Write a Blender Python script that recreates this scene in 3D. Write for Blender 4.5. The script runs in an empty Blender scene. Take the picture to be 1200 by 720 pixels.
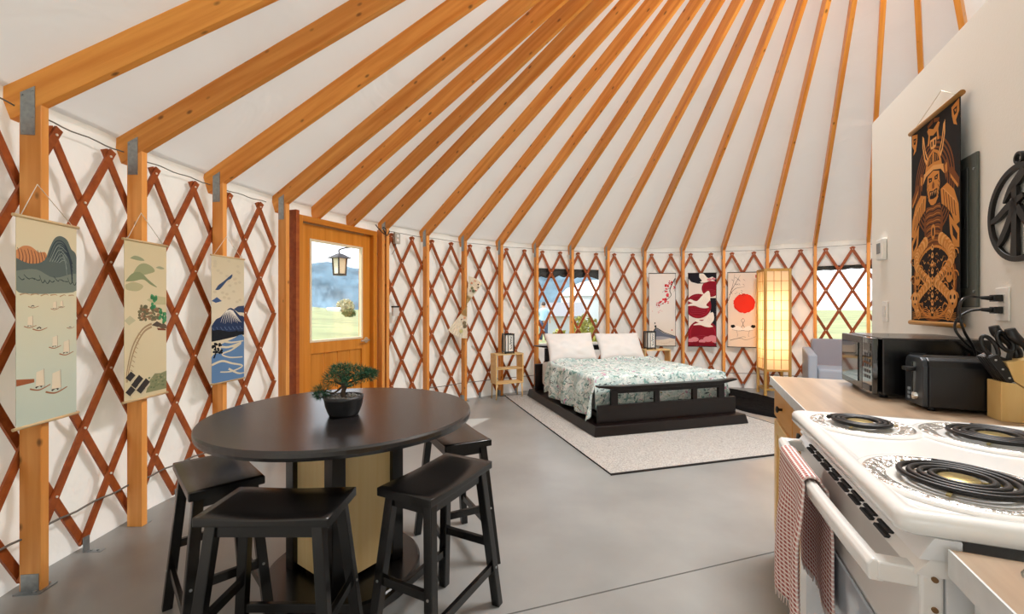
import bpy, bmesh, math, random
from mathutils import Vector, Matrix, noise as mnoise
sin, cos, PI = math.sin, math.cos, math.pi
random.seed(7)
S = bpy.context.scene
COL = S.collection

# ------------------------------------------------------------------ camera, light, exposure
cam = bpy.data.objects.new('camera', bpy.data.cameras.new('camera'))
COL.objects.link(cam); S.camera = cam
cam.location = (0, 0, 1.25); cam.rotation_euler = (PI/2, 0, 0)
cam.data.sensor_width = 36; cam.data.lens = 504.5/1200*36
cam.data.shift_y = 1/1200; cam.data.clip_start = .02; cam.data.clip_end = 2000
S.view_settings.view_transform = 'Standard'
S.view_settings.look = 'None'
S.view_settings.exposure = 0.12
S.view_settings.gamma = 1.0
S.view_settings.use_curve_mapping = False
S.cycles.max_bounces = 8; S.cycles.diffuse_bounces = 5; S.cycles.transparent_max_bounces = 12
S.cycles.sample_clamp_indirect = 6
try: S.cycles.use_denoising = True
except Exception: pass

WORLD_STRENGTH = 2.1
SUN_STRENGTH = 5.0
DOME_POWER = 230
FABRIC_THROUGH = .13
CX, CY, R = 2.2323, 2.4622, 4.4756          # the yurt's centre and radius
SLOPE = .589
w = bpy.data.worlds.new('sky'); S.world = w; w.use_nodes = True
nt = w.node_tree; nt.nodes.clear()
wo = nt.nodes.new('ShaderNodeOutputWorld'); bg = nt.nodes.new('ShaderNodeBackground')
tc = nt.nodes.new('ShaderNodeTexCoord'); sx = nt.nodes.new('ShaderNodeSeparateXYZ')
cr = nt.nodes.new('ShaderNodeValToRGB')
cr.color_ramp.elements[0].position = 0.0; cr.color_ramp.elements[0].color = (.93, .95, .97, 1)
cr.color_ramp.elements[1].position = .7; cr.color_ramp.elements[1].color = (.74, .86, 1, 1)
e_ = cr.color_ramp.elements.new(.16); e_.color = (.93, .96, 1, 1)
nt.links.new(tc.outputs['Generated'], sx.inputs[0]); nt.links.new(sx.outputs['Z'], cr.inputs[0])
nt.links.new(cr.outputs[0], bg.inputs['Color']); bg.inputs['Strength'].default_value = WORLD_STRENGTH
nt.links.new(bg.outputs[0], wo.inputs['Surface'])
sun = bpy.data.objects.new('sun', bpy.data.lights.new('sun', 'SUN')); COL.objects.link(sun)
sun.data.energy = SUN_STRENGTH; sun.data.angle = .01; sun.data.color = (1, .95, .86)
sun.location = (-6, 1, 8)
sun.rotation_euler = Vector((.76, .13, -1.0)).to_track_quat('-Z', 'Y').to_euler()
dome_l = bpy.data.objects.new('skylight_daylight', bpy.data.lights.new('skylight_daylight', 'AREA')); COL.objects.link(dome_l)
dome_l.data.shape = 'DISK'; dome_l.data.size = 1.4; dome_l.data.energy = DOME_POWER; dome_l.data.color = (.97, .99, 1)
dome_l.location = (CX, CY, 4.36)

# ------------------------------------------------------------------ materials
MATS = {}
def srgb(h):
    if isinstance(h, str):
        h = [int(h[i:i+2], 16)/255 for i in (0, 2, 4)]
    return tuple(c/12.92 if c <= .04045 else ((c+.055)/1.055)**2.4 for c in h) + (1,)
def base_mat(name):
    m = bpy.data.materials.new(name); m.use_nodes = True
    n = m.node_tree; b = n.nodes['Principled BSDF']
    return m, n, b
def mat(name, col, rough=.5, metal=0, spec=.5, bump=0, bscale=60, var=0, vscale=6, coat=0):
    if name in MATS: return MATS[name]
    m, n, b = base_mat(name); c = srgb(col)
    b.inputs['Base Color'].default_value = c; b.inputs['Roughness'].default_value = rough
    b.inputs['Metallic'].default_value = metal; b.inputs['Specular IOR Level'].default_value = spec
    if coat: b.inputs['Coat Weight'].default_value = coat
    if var or bump:
        t = n.nodes.new('ShaderNodeTexCoord')
    if var:
        ns = n.nodes.new('ShaderNodeTexNoise'); ns.inputs['Scale'].default_value = vscale; ns.inputs['Detail'].default_value = 5
        n.links.new(t.outputs['Object'], ns.inputs['Vector'])
        r = n.nodes.new('ShaderNodeValToRGB')
        r.color_ramp.elements[0].position = .3; r.color_ramp.elements[1].position = .7
        r.color_ramp.elements[0].color = tuple(x*(1-var) for x in c[:3])+(1,)
        r.color_ramp.elements[1].color = tuple(min(1, x*(1+var)) for x in c[:3])+(1,)
        n.links.new(ns.outputs['Fac'], r.inputs[0]); n.links.new(r.outputs[0], b.inputs['Base Color'])
    if bump:
        ns = n.nodes.new('ShaderNodeTexNoise'); ns.inputs['Scale'].default_value = bscale; ns.inputs['Detail'].default_value = 4
        n.links.new(t.outputs['Object'], ns.inputs['Vector'])
        bp = n.nodes.new('ShaderNodeBump'); bp.inputs['Strength'].default_value = bump; bp.inputs['Distance'].default_value = .01
        n.links.new(ns.outputs['Fac'], bp.inputs['Height']); n.links.new(bp.outputs[0], b.inputs['Normal'])
    MATS[name] = m; return m
def wood(name, dark, light, rough=.45, scale=1.0, stretch=.06, knots=True, axis=0, contrast=(.3, .75), spec=.4):
    """grain runs along the local axis; each object gets its own offset"""
    if name in MATS: return MATS[name]
    m, n, b = base_mat(name)
    t = n.nodes.new('ShaderNodeTexCoord'); oi = n.nodes.new('ShaderNodeObjectInfo')
    va = n.nodes.new('ShaderNodeVectorMath'); va.operation = 'MULTIPLY_ADD'
    cmb = n.nodes.new('ShaderNodeCombineXYZ')
    for i in range(3): n.links.new(oi.outputs['Random'], cmb.inputs[i])
    va.inputs[1].default_value = (37, 53, 71)
    n.links.new(cmb.outputs[0], va.inputs[0]); n.links.new(t.outputs['Object'], va.inputs[2])
    mp = n.nodes.new('ShaderNodeMapping')
    sc = [22*scale]*3; sc[axis] = 22*scale*stretch
    mp.inputs['Scale'].default_value = sc
    n.links.new(va.outputs[0], mp.inputs['Vector'])
    ns = n.nodes.new('ShaderNodeTexNoise'); ns.inputs['Scale'].default_value = 1; ns.inputs['Detail'].default_value = 6
    ns.inputs['Distortion'].default_value = .4
    n.links.new(mp.outputs[0], ns.inputs['Vector'])
    r = n.nodes.new('ShaderNodeValToRGB'); r.color_ramp.elements[0].position = contrast[0]; r.color_ramp.elements[1].position = contrast[1]
    r.color_ramp.elements[0].color = srgb(dark); r.color_ramp.elements[1].color = srgb(light)
    n.links.new(ns.outputs['Fac'], r.inputs[0])
    out = r.outputs[0]
    # board-to-board tone
    hv = n.nodes.new('ShaderNodeHueSaturation'); mr = n.nodes.new('ShaderNodeMapRange')
    mr.inputs['To Min'].default_value = .86; mr.inputs['To Max'].default_value = 1.12
    n.links.new(oi.outputs['Random'], mr.inputs['Value']); n.links.new(mr.outputs[0], hv.inputs['Value'])
    n.links.new(out, hv.inputs['Color']); out = hv.outputs[0]
    if knots:
        mp2 = n.nodes.new('ShaderNodeMapping'); s2 = [12.0]*3; s2[axis] = 6.5; mp2.inputs['Scale'].default_value = s2
        n.links.new(va.outputs[0], mp2.inputs['Vector'])
        vo = n.nodes.new('ShaderNodeTexVoronoi'); vo.inputs['Scale'].default_value = 1
        n.links.new(mp2.outputs[0], vo.inputs['Vector'])
        r2 = n.nodes.new('ShaderNodeValToRGB')
        r2.color_ramp.elements[0].position = .06; r2.color_ramp.elements[0].color = (.8, .8, .8, 1)
        r2.color_ramp.elements[1].position = .15; r2.color_ramp.elements[1].color = (0, 0, 0, 1)
        n.links.new(vo.outputs['Distance'], r2.inputs[0])
        mx = n.nodes.new('ShaderNodeMix'); mx.data_type = 'RGBA'
        n.links.new(r2.outputs[0], mx.inputs['Factor']); n.links.new(out, mx.inputs['A'])
        mx.inputs['B'].default_value = tuple(x*.22 for x in srgb(dark)[:3])+(1,)
        out = mx.outputs['Result']
    n.links.new(out, b.inputs['Base Color'])
    b.inputs['Roughness'].default_value = rough; b.inputs['Specular IOR Level'].default_value = spec
    MATS[name] = m; return m
def fabric(name, col, through, bump=.25, bscale=3):
    m = bpy.data.materials.new(name); m.use_nodes = True; n = m.node_tree; n.nodes.clear()
    o = n.nodes.new('ShaderNodeOutputMaterial'); d = n.nodes.new('ShaderNodeBsdfDiffuse'); t = n.nodes.new('ShaderNodeBsdfTranslucent')
    mx = n.nodes.new('ShaderNodeMixShader'); mx.inputs[0].default_value = through
    c = srgb(col); d.inputs['Color'].default_value = c; t.inputs['Color'].default_value = (c[0], c[1]*.97, c[2]*.93, 1)
    tc = n.nodes.new('ShaderNodeTexCoord'); ns = n.nodes.new('ShaderNodeTexNoise')
    mp = n.nodes.new('ShaderNodeMapping'); mp.inputs['Scale'].default_value = (1, 1, .45)
    n.links.new(tc.outputs['Object'], mp.inputs[0]); n.links.new(mp.outputs[0], ns.inputs['Vector'])
    ns.inputs['Scale'].default_value = bscale; ns.inputs['Detail'].default_value = 3; ns.inputs['Distortion'].default_value = 1.2
    bp = n.nodes.new('ShaderNodeBump'); bp.inputs['Strength'].default_value = bump; bp.inputs['Distance'].default_value = .05
    n.links.new(ns.outputs['Fac'], bp.inputs['Height'])
    n.links.new(bp.outputs[0], d.inputs['Normal'])
    n.links.new(d.outputs[0], mx.inputs[1]); n.links.new(t.outputs[0], mx.inputs[2]); n.links.new(mx.outputs[0], o.inputs[0])
    MATS[name] = m; return m
def glass(name, tint=(.96, .98, 1), refl=.06):
    m = bpy.data.materials.new(name); m.use_nodes = True; n = m.node_tree; n.nodes.clear()
    o = n.nodes.new('ShaderNodeOutputMaterial'); t = n.nodes.new('ShaderNodeBsdfTransparent'); g = n.nodes.new('ShaderNodeBsdfGlossy')
    t.inputs[0].default_value = tint+(1,); g.inputs['Roughness'].default_value = .05
    mx = n.nodes.new('ShaderNodeMixShader'); mx.inputs[0].default_value = refl
    n.links.new(t.outputs[0], mx.inputs[1]); n.links.new(g.outputs[0], mx.inputs[2]); n.links.new(mx.outputs[0], o.inputs[0])
    MATS[name] = m; return m
def flecks(name, base, cols, scale=60, rough=.9, bump=.5, vor=True):
    """woven or speckled cloth: a colour ramp over noise"""
    m, n, b = base_mat(name); t = n.nodes.new('ShaderNodeTexCoord')
    ns = n.nodes.new('ShaderNodeTexNoise'); ns.inputs['Scale'].default_value = scale; ns.inputs['Detail'].default_value = 3
    n.links.new(t.outputs['Object'], ns.inputs['Vector'])
    r = n.nodes.new('ShaderNodeValToRGB'); els = r.color_ramp.elements
    els[0].position = .0; els[0].color = srgb(base); els[1].position = 1; els[1].color = srgb(base)
    for p, c in cols:
        e = els.new(p); e.color = srgb(c)
    n.links.new(ns.outputs['Fac'], r.inputs[0]); n.links.new(r.outputs[0], b.inputs['Base Color'])
    b.inputs['Roughness'].default_value = rough; b.inputs['Specular IOR Level'].default_value = .15
    bp = n.nodes.new('ShaderNodeBump'); bp.inputs['Strength'].default_value = bump; bp.inputs['Distance'].default_value = .01
    n.links.new(ns.outputs['Fac'], bp.inputs['Height']); n.links.new(bp.outputs[0], b.inputs['Normal'])
    MATS[name] = m; return m

M_beam = wood('fir beam', 'D07C22', 'F2AA50', rough=.4)
M_postw = wood('fir post', 'DA8C3C', 'F2AE60', rough=.45, axis=2)
M_latt = wood('stained lattice', '8C4219', 'A95A28', rough=.5, knots=False, stretch=.2)
M_door = wood('door wood', 'C87A20', 'DC9236', rough=.35, axis=2, knots=False, stretch=.03)
M_doorh = wood('door rail wood', 'C4721C', 'DA8E34', rough=.35, axis=0, knots=False, stretch=.03)
M_galv = mat('galvanised steel', '9CA2A4', .45, .8, var=.15, vscale=40)
M_dark = mat('dark steel', '3A3430', .5, .5)
M_fab = fabric('white yurt liner', 'EEECE8', FABRIC_THROUGH, bump=.5, bscale=4)
M_roof = fabric('white roof liner', 'E9E7E3', FABRIC_THROUGH*.8, bump=.45, bscale=1.5)
M_white = mat('white paint', 'F2EDE4', .6, bump=.06, bscale=120)
M_cable = mat('grey cable', '77736C', .5, .4)
M_black = mat('black wood', '0A0909', .26, spec=.6)
M_blackgl = mat('black plastic', '0B0B0C', .3)
M_vinyl = glass('clear vinyl', (.95, .97, .98), .05)
M_glass = glass('window glass', (.97, .985, 1), .05)

# ------------------------------------------------------------------ mesh helpers
class MB:
    def __init__(s): s.bm = bmesh.new()
    def _mi(s, faces, mi):
        for f in faces: f.material_index = mi
    def box(s, c, d, rz=0, mi=0, mtx=None):
        """c centre, d full size"""
        vs = []
        for x in (-.5, .5):
            for y in (-.5, .5):
                for z in (-.5, .5):
                    p = Vector((x*d[0], y*d[1], z*d[2]))
                    if rz: p = Matrix.Rotation(rz, 3, 'Z') @ p
                    p = p + Vector(c)
                    if mtx: p = mtx @ p
                    vs.append(s.bm.verts.new(p))
        fs = [s.bm.faces.new([vs[i] for i in q]) for q in ((0,1,3,2),(4,6,7,5),(0,4,5,1),(2,3,7,6),(0,2,6,4),(1,5,7,3))]
        s._mi(fs, mi); return s
    def hexa(s, pts, mi=0):
        """8 points: bottom 4 ccw, top 4 ccw"""
        vs = [s.bm.verts.new(p) for p in pts]
        fs = [s.bm.faces.new([vs[i] for i in q]) for q in ((3,2,1,0),(4,5,6,7),(0,1,5,4),(1,2,6,5),(2,3,7,6),(3,0,4,7))]
        s._mi(fs, mi); return s
    def bar(s, p0, p1, wx, wy, up=(0,0,1), mi=0, w1=None):
        """square bar from p0 to p1; wx sideways, wy along up"""
        p0, p1 = Vector(p0), Vector(p1); d = (p1-p0).normalized()
        a = d.cross(Vector(up)); a = a.normalized() if a.length > 1e-6 else Vector((1,0,0)); b = a.cross(d)
        k = w1 or 1
        q = lambda p, f: [p - a*wx/2*f - b*wy/2*f, p + a*wx/2*f - b*wy/2*f, p + a*wx/2*f + b*wy/2*f, p - a*wx/2*f + b*wy/2*f]
        return s.hexa(q(p0, 1)+q(p1, k), mi)
    def ring(s, c, a, b, r, n):
        return [s.bm.verts.new(c + a*(r*cos(2*PI*i/n)) + b*(r*sin(2*PI*i/n))) for i in range(n)]
    def tube(s, pts, r, n=8, mi=0, caps=True, closed=False):
        pts = [Vector(p) for p in pts]; N = len(pts); rs = r if isinstance(r, (list, tuple)) else [r]*N
        rings = []; ref = None
        for i, p in enumerate(pts):
            if closed: d = pts[(i+1) % N]-pts[i-1]
            else: d = pts[min(i+1, N-1)]-pts[max(i-1, 0)]
            d.normalize()
            if ref is None: ref = Vector((0,0,1)) if abs(d.z) < .9 else Vector((1,0,0))
            a = d.cross(ref)
            if a.length < 1e-4: a = d.cross(Vector((0,1,0)))
            a.normalize(); b = d.cross(a); ref = -b if b.dot(ref) < 0 else b
            ref = ref.normalized(); a = d.cross(ref).normalized(); b = ref
            rings.append(s.ring(p, a, b, rs[i], n))
        m = N if closed else N-1
        for i in range(m):
            A, B = rings[i], rings[(i+1) % N]
            for k in range(n):
                f = s.bm.faces.new([A[k], A[(k+1) % n], B[(k+1) % n], B[k]]); f.material_index = mi; f.smooth = True
        if caps and not closed:
            for q in (rings[0][::-1], rings[-1]):
                f = s.bm.faces.new(q); f.material_index = mi
        return s
    def cyl(s, p0, p1, r, n=16, mi=0, r1=None):
        return s.tube([p0, p1], [r, r if r1 is None else r1], n, mi)
    def lathe(s, prof, n=32, c=(0,0,0), mi=0, smooth=True, ex=1, ey=1):
        c = Vector(c); rings = []
        for r, z in prof:
            if r < 1e-5: rings.append([s.bm.verts.new(c+Vector((0,0,z)))])
            else: rings.append([s.bm.verts.new(c+Vector((r*ex*cos(2*PI*i/n), r*ey*sin(2*PI*i/n), z))) for i in range(n)])
        for A, B in zip(rings, rings[1:]):
            for k in range(n):
                q = []
                for v in ((A[k % len(A)]), A[(k+1) % len(A)], B[(k+1) % len(B)], B[k % len(B)]):
                    if v not in q: q.append(v)
                if len(q) > 2:
                    try:
                        f = s.bm.faces.new(q); f.material_index = mi; f.smooth = smooth
                    except ValueError: pass
        return s
    def prism(s, poly, y0, y1, mi=0):
        """poly in local x,z; extruded along y"""
        A = [s.bm.verts.new((p[0], y0, p[1])) for p in poly]; B = [s.bm.verts.new((p[0], y1, p[1])) for p in poly]
        n = len(poly); fs = [s.bm.faces.new(A), s.bm.faces.new(B[::-1])]
        for i in range(n): fs.append(s.bm.faces.new([A[i], B[i], B[(i+1) % n], A[(i+1) % n]]))
        s._mi(fs, mi); return s
    def slab(s, poly, z0, z1, mi=0):
        """poly in x,y; extruded along z"""
        A = [s.bm.verts.new((p[0], p[1], z0)) for p in poly]; B = [s.bm.verts.new((p[0], p[1], z1)) for p in poly]
        n = len(poly); fs = [s.bm.faces.new(A[::-1]), s.bm.faces.new(B)]
        for i in range(n): fs.append(s.bm.faces.new([A[i], A[(i+1) % n], B[(i+1) % n], B[i]]))
        s._mi(fs, mi); return s
    def flat(s, poly, y, mi=0):
        """a painted shape on a hanging: polygon in x,z at depth y, facing -y"""
        f = s.bm.faces.new([s.bm.verts.new((p[0], y, p[1])) for p in poly]); f.material_index = mi
        f.normal_update()
        if f.normal.y > 0: f.normal_flip()
        return s
    def grid(s, fn, nu, nv, mi=0, smooth=True, wrap=False):
        V = [[s.bm.verts.new(fn(i/nu, j/nv)) for j in range(nv+1)] for i in range(nu if wrap else nu+1)]
        for i in range(nu):
            for j in range(nv):
                A, B = V[i], V[(i+1) % len(V)]
                f = s.bm.faces.new([A[j], B[j], B[j+1], A[j+1]]); f.material_index = mi; f.smooth = smooth
        return s
    def ball(s, c, rx, ry, rz, n=12, m=8, mi=0):
        prof = [(sin(PI*j/m), -cos(PI*j/m)) for j in range(m+1)]
        c = Vector(c); rings = []
        for r, z in prof:
            if r < 1e-5: rings.append([s.bm.verts.new(c+Vector((0,0,z*rz)))])
            else: rings.append([s.bm.verts.new(c+Vector((r*rx*cos(2*PI*i/n), r*ry*sin(2*PI*i/n), z*rz))) for i in range(n)])
        for A, B in zip(rings, rings[1:]):
            for k in range(n):
                q = []
                for v in (A[k % len(A)], A[(k+1) % len(A)], B[(k+1) % len(B)], B[k % len(B)]):
                    if v not in q: q.append(v)
                f = s.bm.faces.new(q); f.material_index = mi; f.smooth = True
        return s
    def build(s, name, mats, parent=None, loc=(0,0,0), rz=0, bevel=0, seg=2, norm=True, solid=0, sub=0):
        if norm: bmesh.ops.recalc_face_normals(s.bm, faces=s.bm.faces)
        me = bpy.data.meshes.new(name); s.bm.to_mesh(me); s.bm.free()
        for m in (mats if isinstance(mats, (list, tuple)) else [mats]): me.materials.append(m)
        o = bpy.data.objects.new(name, me); COL.objects.link(o)
        if parent: o.parent = parent
        o.location = loc; o.rotation_euler = (0, 0, rz)
        if solid:
            k = o.modifiers.new('s', 'SOLIDIFY'); k.thickness = solid; k.offset = 0
        if bevel:
            k = o.modifiers.new('b', 'BEVEL'); k.width = bevel; k.segments = seg; k.limit_method = 'ANGLE'; k.angle_limit = .6
        if sub:
            k = o.modifiers.new('u', 'SUBSURF'); k.levels = sub; k.render_levels = sub
        return o
def tag(o, label=None, cat=None, group=None, kind=None):
    if label: o['label'] = label
    if cat: o['category'] = cat
    if group: o['group'] = group
    if kind: o['kind'] = kind
    return o
def thing(name, label, cat, loc=(0,0,0), rz=0, group=None):
    o = bpy.data.objects.new(name, None); COL.objects.link(o)
    o.empty_display_size = .1
    o.location = loc; o.rotation_euler = (0, 0, rz)
    return tag(o, label, cat, group)
def kids(o): return [c for c in bpy.data.objects if c.parent == o]
def dup(o, loc=None, rz=None, label=None, parent=None):
    c = o.copy(); COL.objects.link(c)
    if parent: c.parent = parent
    if loc is not None: c.location = loc
    if rz is not None: c.rotation_euler = (0, 0, rz)
    if label: c['label'] = label
    for ch in kids(o): dup(ch, parent=c)
    return c
def on_wall(a, r, z=0): return (CX+r*cos(a), CY+r*sin(a), z)
def circ(cx, cy, rx, ry=None, n=28, a0=0, a1=2*PI):
    ry = ry or rx; full = abs(a1-a0-2*PI) < 1e-6
    return [(cx+rx*cos(a0+(a1-a0)*i/(n if full else n-1)), cy+ry*sin(a0+(a1-a0)*i/(n if full else n-1))) for i in range(n)]
def stroke(pts, ws):
    """polygon of a brush stroke through pts with widths ws"""
    if not isinstance(ws, (list, tuple)): ws = [ws]*len(pts)
    L, Rr = [], []
    for i, p in enumerate(pts):
        a = pts[max(i-1, 0)]; b = pts[min(i+1, len(pts)-1)]
        dx, dy = b[0]-a[0], b[1]-a[1]; l = math.hypot(dx, dy) or 1
        nx, ny = -dy/l*ws[i]/2, dx/l*ws[i]/2
        L.append((p[0]+nx, p[1]+ny)); Rr.append((p[0]-nx, p[1]-ny))
    return L+Rr[::-1]
def spl(pts, n=6):
    """Catmull-Rom through 2d/3d points"""
    out = []; P = [pts[0]]+list(pts)+[pts[-1]]
    for i in range(1, len(P)-2):
        for k in range(n):
            t = k/n
            out.append(tuple(.5*((2*b)+(-a+c)*t+(2*a-5*b+4*c-d)*t*t+(-a+3*b-3*c+d)*t**3) for a, b, c, d in zip(P[i-1], P[i], P[i+1], P[i+2])))
    out.append(tuple(pts[-1])); return out

# ------------------------------------------------------------------ setting: floor, wall, roof
M_conc = mat('polished concrete', '8F8F8C', .30, var=.16, vscale=1.7, spec=.55)
f = MB(); f.lathe([(R+.25, -.12), (R+.25, 0), (0, 0)], 96, (CX, CY, 0), smooth=False)
floor = tag(f.build('floor', M_conc), kind='structure')
j = MB(); d_ = Vector((1.362, .451, 0)).normalized(); p_ = Vector((.69, 1.988, .0006))
j.bar(p_-d_*1.6, p_+d_*.93, .006, .0012)
tag(j.build('control_joint', mat('joint', '5C5A56', .9), floor), 'dark sawn joint line across the concrete')

A_D0, A_D1 = 2.5842, 2.8114                     # door opening
W_FILL = (3.98, 4.46, .75, 1.865)  # unseen opening behind the camera, added to let in front fill light
W1 = (1.7600, 1.9986, .70, 1.862); W2 = (.8000, 1.0468, .795, 1.868)
def wall_r(a, z):
    k = min(1, z/.25)*min(1, max(0, (2.25-z))/.2)
    w_ = .007*sin(a*47+1.5*sin(z*2.2))+.016*mnoise.noise((a*11, z*1.1, 3.1))+.007*mnoise.noise((a*26, z*2.6, 7.7))+.010*mnoise.noise((a*7+z*2, z*4.2, 1.7))
    lo = math.exp(-(z/.22)**2)*.045*mnoise.noise((a*8, z*5, 9))
    e = 1.0
    for h in ((A_D0, A_D1, 0, 2.1), W1, W2, W_FILL):
        for q in (0, 2*PI):
            dx = max(h[0]-(a-q), (a-q)-h[1], 0)*R; dz = max(h[2]-z, z-h[3], 0); e = min(e, math.hypot(dx, dz)/.18)
    rg_ = 1-abs(mnoise.noise((a*13+z*1.1, z*1.5+a*3, 5.5)))*2.6
    rg2 = 1-abs(mnoise.noise((a*24-z*1.9, z*2.6, 8.5)))*2.6
    fold = .050*max(0, rg_)**2+.026*max(0, rg2)**2
    return R+.012+(w_*k+lo)*.8+fold*k*e
def wall_arc(name, a0, a1, zs=(0, 2.26), holes=()):
    m = MB(); cuts = {a0, a1}; zc = {zs[0], zs[1]}
    for h in holes: cuts |= {h[0], h[1]}; zc |= {h[2], h[3]}
    def fill(c, step):
        c = sorted(c); o = []
        for p, q in zip(c, c[1:]):
            n = max(1, math.ceil((q-p)/step)); o += [p+(q-p)*i/n for i in range(n)]
        return o+[c[-1]]
    AA, ZZ = fill(cuts, .011), fill(zc, .045)
    V = {}
    def v(i, k):
        if (i, k) not in V:
            a, z = AA[i], ZZ[k]; r = wall_r(a, z); V[(i, k)] = m.bm.verts.new((CX+r*cos(a), CY+r*sin(a), z))
        return V[(i, k)]
    for i in range(len(AA)-1):
        for k in range(len(ZZ)-1):
            am, zm = (AA[i]+AA[i+1])/2, (ZZ[k]+ZZ[k+1])/2
            if any(h[0] < am < h[1] and h[2] < zm < h[3] for h in holes): continue
            fc = m.bm.faces.new([v(i, k), v(i+1, k), v(i+1, k+1), v(i, k+1)]); fc.smooth = True
    return tag(m.build(name, M_fab, norm=False), kind='structure')
wall_arc('wall_left', A_D1, 3.80)
wall_arc('wall_back', .35, A_D1, holes=[(A_D0, A_D1, 0, 2.10), W1, W2])
wall_arc('wall_behind', 3.80, .35+2*PI, holes=[W_FILL])
# roof liner: a cone that sags a little between the rafters
POST_A = [3.2680, 3.1389, 2.9952, 2.8514] + [2.5598-.1372*m for m in range(13)]
RAFT_A = [3.2680, 3.1389, 2.9952, 2.8514, 2.754, 2.657] + [2.5598-.1372*m for m in range(15)]
def roof_pt(u, v):
    a = 2*PI*u; r = (R+.03)+(.76-(R+.03))*v
    z = 2.145+.160+(4.34-r)*SLOPE
    k = sin(v*PI)
    ph = ((a-2.5598)/.1372) % 1.0
    z += (.016*mnoise.noise((r*1.5, a*9, 1))+.010*mnoise.noise((r*3.5+a*4, a*16, 4))+.014*k)*sin(ph*PI)**2
    return (CX+r*cos(a), CY+r*sin(a), z)
m = MB(); m.grid(roof_pt, 360, 26, wrap=True)
tag(m.build('ceiling', M_roof, norm=False), kind='structure')
m = MB(); zr = 2.145+(4.34-.75)*SLOPE
m.lathe([(.70, zr-.05), (.80, zr-.05), (.80, zr+.17), (.70, zr+.17), (.70, zr-.05)], 64, (CX, CY, 0))
tag(m.build('trim_1', M_beam), kind='structure')
m = MB(); m.lathe([(.80*cos(t*PI/16), zr+.17+.30*sin(t*PI/16)) for t in range(9)], 48, (CX, CY, 0))
tag(m.build('window_3', M_fab), kind='structure')

# ---- white partition on the right
U = Vector((.40, .9166, 0)).normalized(); Vv = Vector((U.y, -U.x, 0)); O = Vector((.651, .661, 0))
def K(s, v, z=0): return O+U*s+Vv*v+Vector((0, 0, z))
RZK = math.atan2(U.y, U.x)                     # local x along U, local y away from the wall into the aisle
RZW = math.atan2(-U.y, -U.x)                   # hung on the partition: local x to the right, local y into the wall
WV = .640; PH = 2.385
m = MB()
q = lambda z: [K(-2.05, WV, z), K(-2.05, WV+.12, z), K(2.453, WV+.12, z), K(2.453, WV, z)]
m.hexa(q(0)+q(PH))
tag(m.build('wall_right', M_white), kind='structure')
m = MB(); q = lambda z: [K(2.333, WV+.12, z), K(2.333, WV+2.15, z), K(2.453, WV+2.15, z), K(2.453, WV+.12, z)]
m.hexa(q(0)+q(PH))
tag(m.build('wall_end', M_white), kind='structure')

# ------------------------------------------------------------------ windows in the fabric
M_flap = mat('dark flap', '2A2622', .8, var=.4, vscale=9)
def yurt_window(name, wn, flap_h, ragged):
    m = MB()
    n = 14
    m.grid(lambda u, v: on_wall(wn[0]+(wn[1]-wn[0])*u, R+.016, wn[2]+(wn[3]-wn[2])*v), n, 2)
    o = tag(m.build(name, M_vinyl), kind='structure')
    m = MB()
    def fl(u, v):
        h = flap_h*(1+ragged*mnoise.noise((u*9, 2.2, 1)))
        a = wn[0]-.01+(wn[1]-wn[0]+.02)*u; t = v
        return on_wall(a, R+.035+.03*sin(t*PI), wn[3]+.03-(h+.03)*t)
    m.grid(fl, 26, 6); m.build('rolled_flap', M_flap, o, solid=.006)
    m = MB()
    for z in (wn[2], wn[3]):
        m.tube([on_wall(wn[0]+(wn[1]-wn[0])*i/n, R+.012, z) for i in range(n+1)], .008, 6)
    for a in (wn[0], wn[1]):
        m.tube([on_wall(a, R+.012, wn[2]), on_wall(a, R+.012, wn[3])], .008, 6)
    m.build('hem', M_fab, o)
    return o
yurt_window('window_1', W1, .15, .6)
yurt_window('window_2', W2, .07, .5)
yurt_window('fill_window', W_FILL, .06, .5)  # added out of view, for fill light and highlights on the dark furniture

# ------------------------------------------------------------------ door
ad = (A_D0+A_D1)/2; rd = R*cos((A_D1-A_D0)/2)
door = bpy.data.objects.new('door_1', None); COL.objects.link(door); tag(door, kind='structure')
door.location = on_wall(ad, rd); door.rotation_euler = (0, 0, ad-PI/2)
DW, DH = 1.004, 2.10
m = MB(); 
for sx_ in (-1, 1): m.box((sx_*(DW/2-.027), -.01, DH/2), (.054, .13, DH))
m.build('jamb', M_door, door, bevel=.004)
m = MB(); m.box((0, -.01, DH-.027), (DW-.108, .13, .054)); m.build('head_jamb', M_doorh, door, bevel=.004)
m = MB(); m.box((0, -.01, .012), (DW-.108, .13, .024)); m.build('threshold', mat('sill metal', '8A7A60', .4, .7), door)
LW = DW-.114; zb, zt = .03, DH-.06; gx = .325; g0, g1 = .93, 1.895
m = MB()
m.box((-(LW/2+gx)/2, 0, (zb+zt)/2), (LW/2-gx, .045, zt-zb)); m.box(((LW/2+gx)/2, 0, (zb+zt)/2), (LW/2-gx, .045, zt-zb))
m.box((0, 0, (g1+zt)/2), (2*gx, .045, zt-g1)); m.box((0, 0, .87), (2*gx, .045, .12)); m.box((0, 0, .16), (2*gx, .045, .26))
m.build('door_leaf', M_door, door, bevel=.003)
m = MB()
for k in range(4): m.box((-gx+.005+gx*.5*k+gx*.2475, .006, .55), (gx*.5-.012, .028, .54))
m.build('lower_panel', M_door, door, bevel=.004)
m = MB()
for x in (-gx, gx): m.box((x, -.012, (g0+g1)/2), (.022, .03, g1-g0+.022))
for z in (g0, g1): m.box((0, -.012, z), (2*gx-.022, .03, .022))
m.build('glass_stop', mat('pale bead', 'E8D8B8', .4), door, bevel=.002)
m = MB(); m.box((0, 0, (g0+g1)/2), (2*gx, .006, g1-g0)); m.build('glass_pane', M_glass, door)
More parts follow.
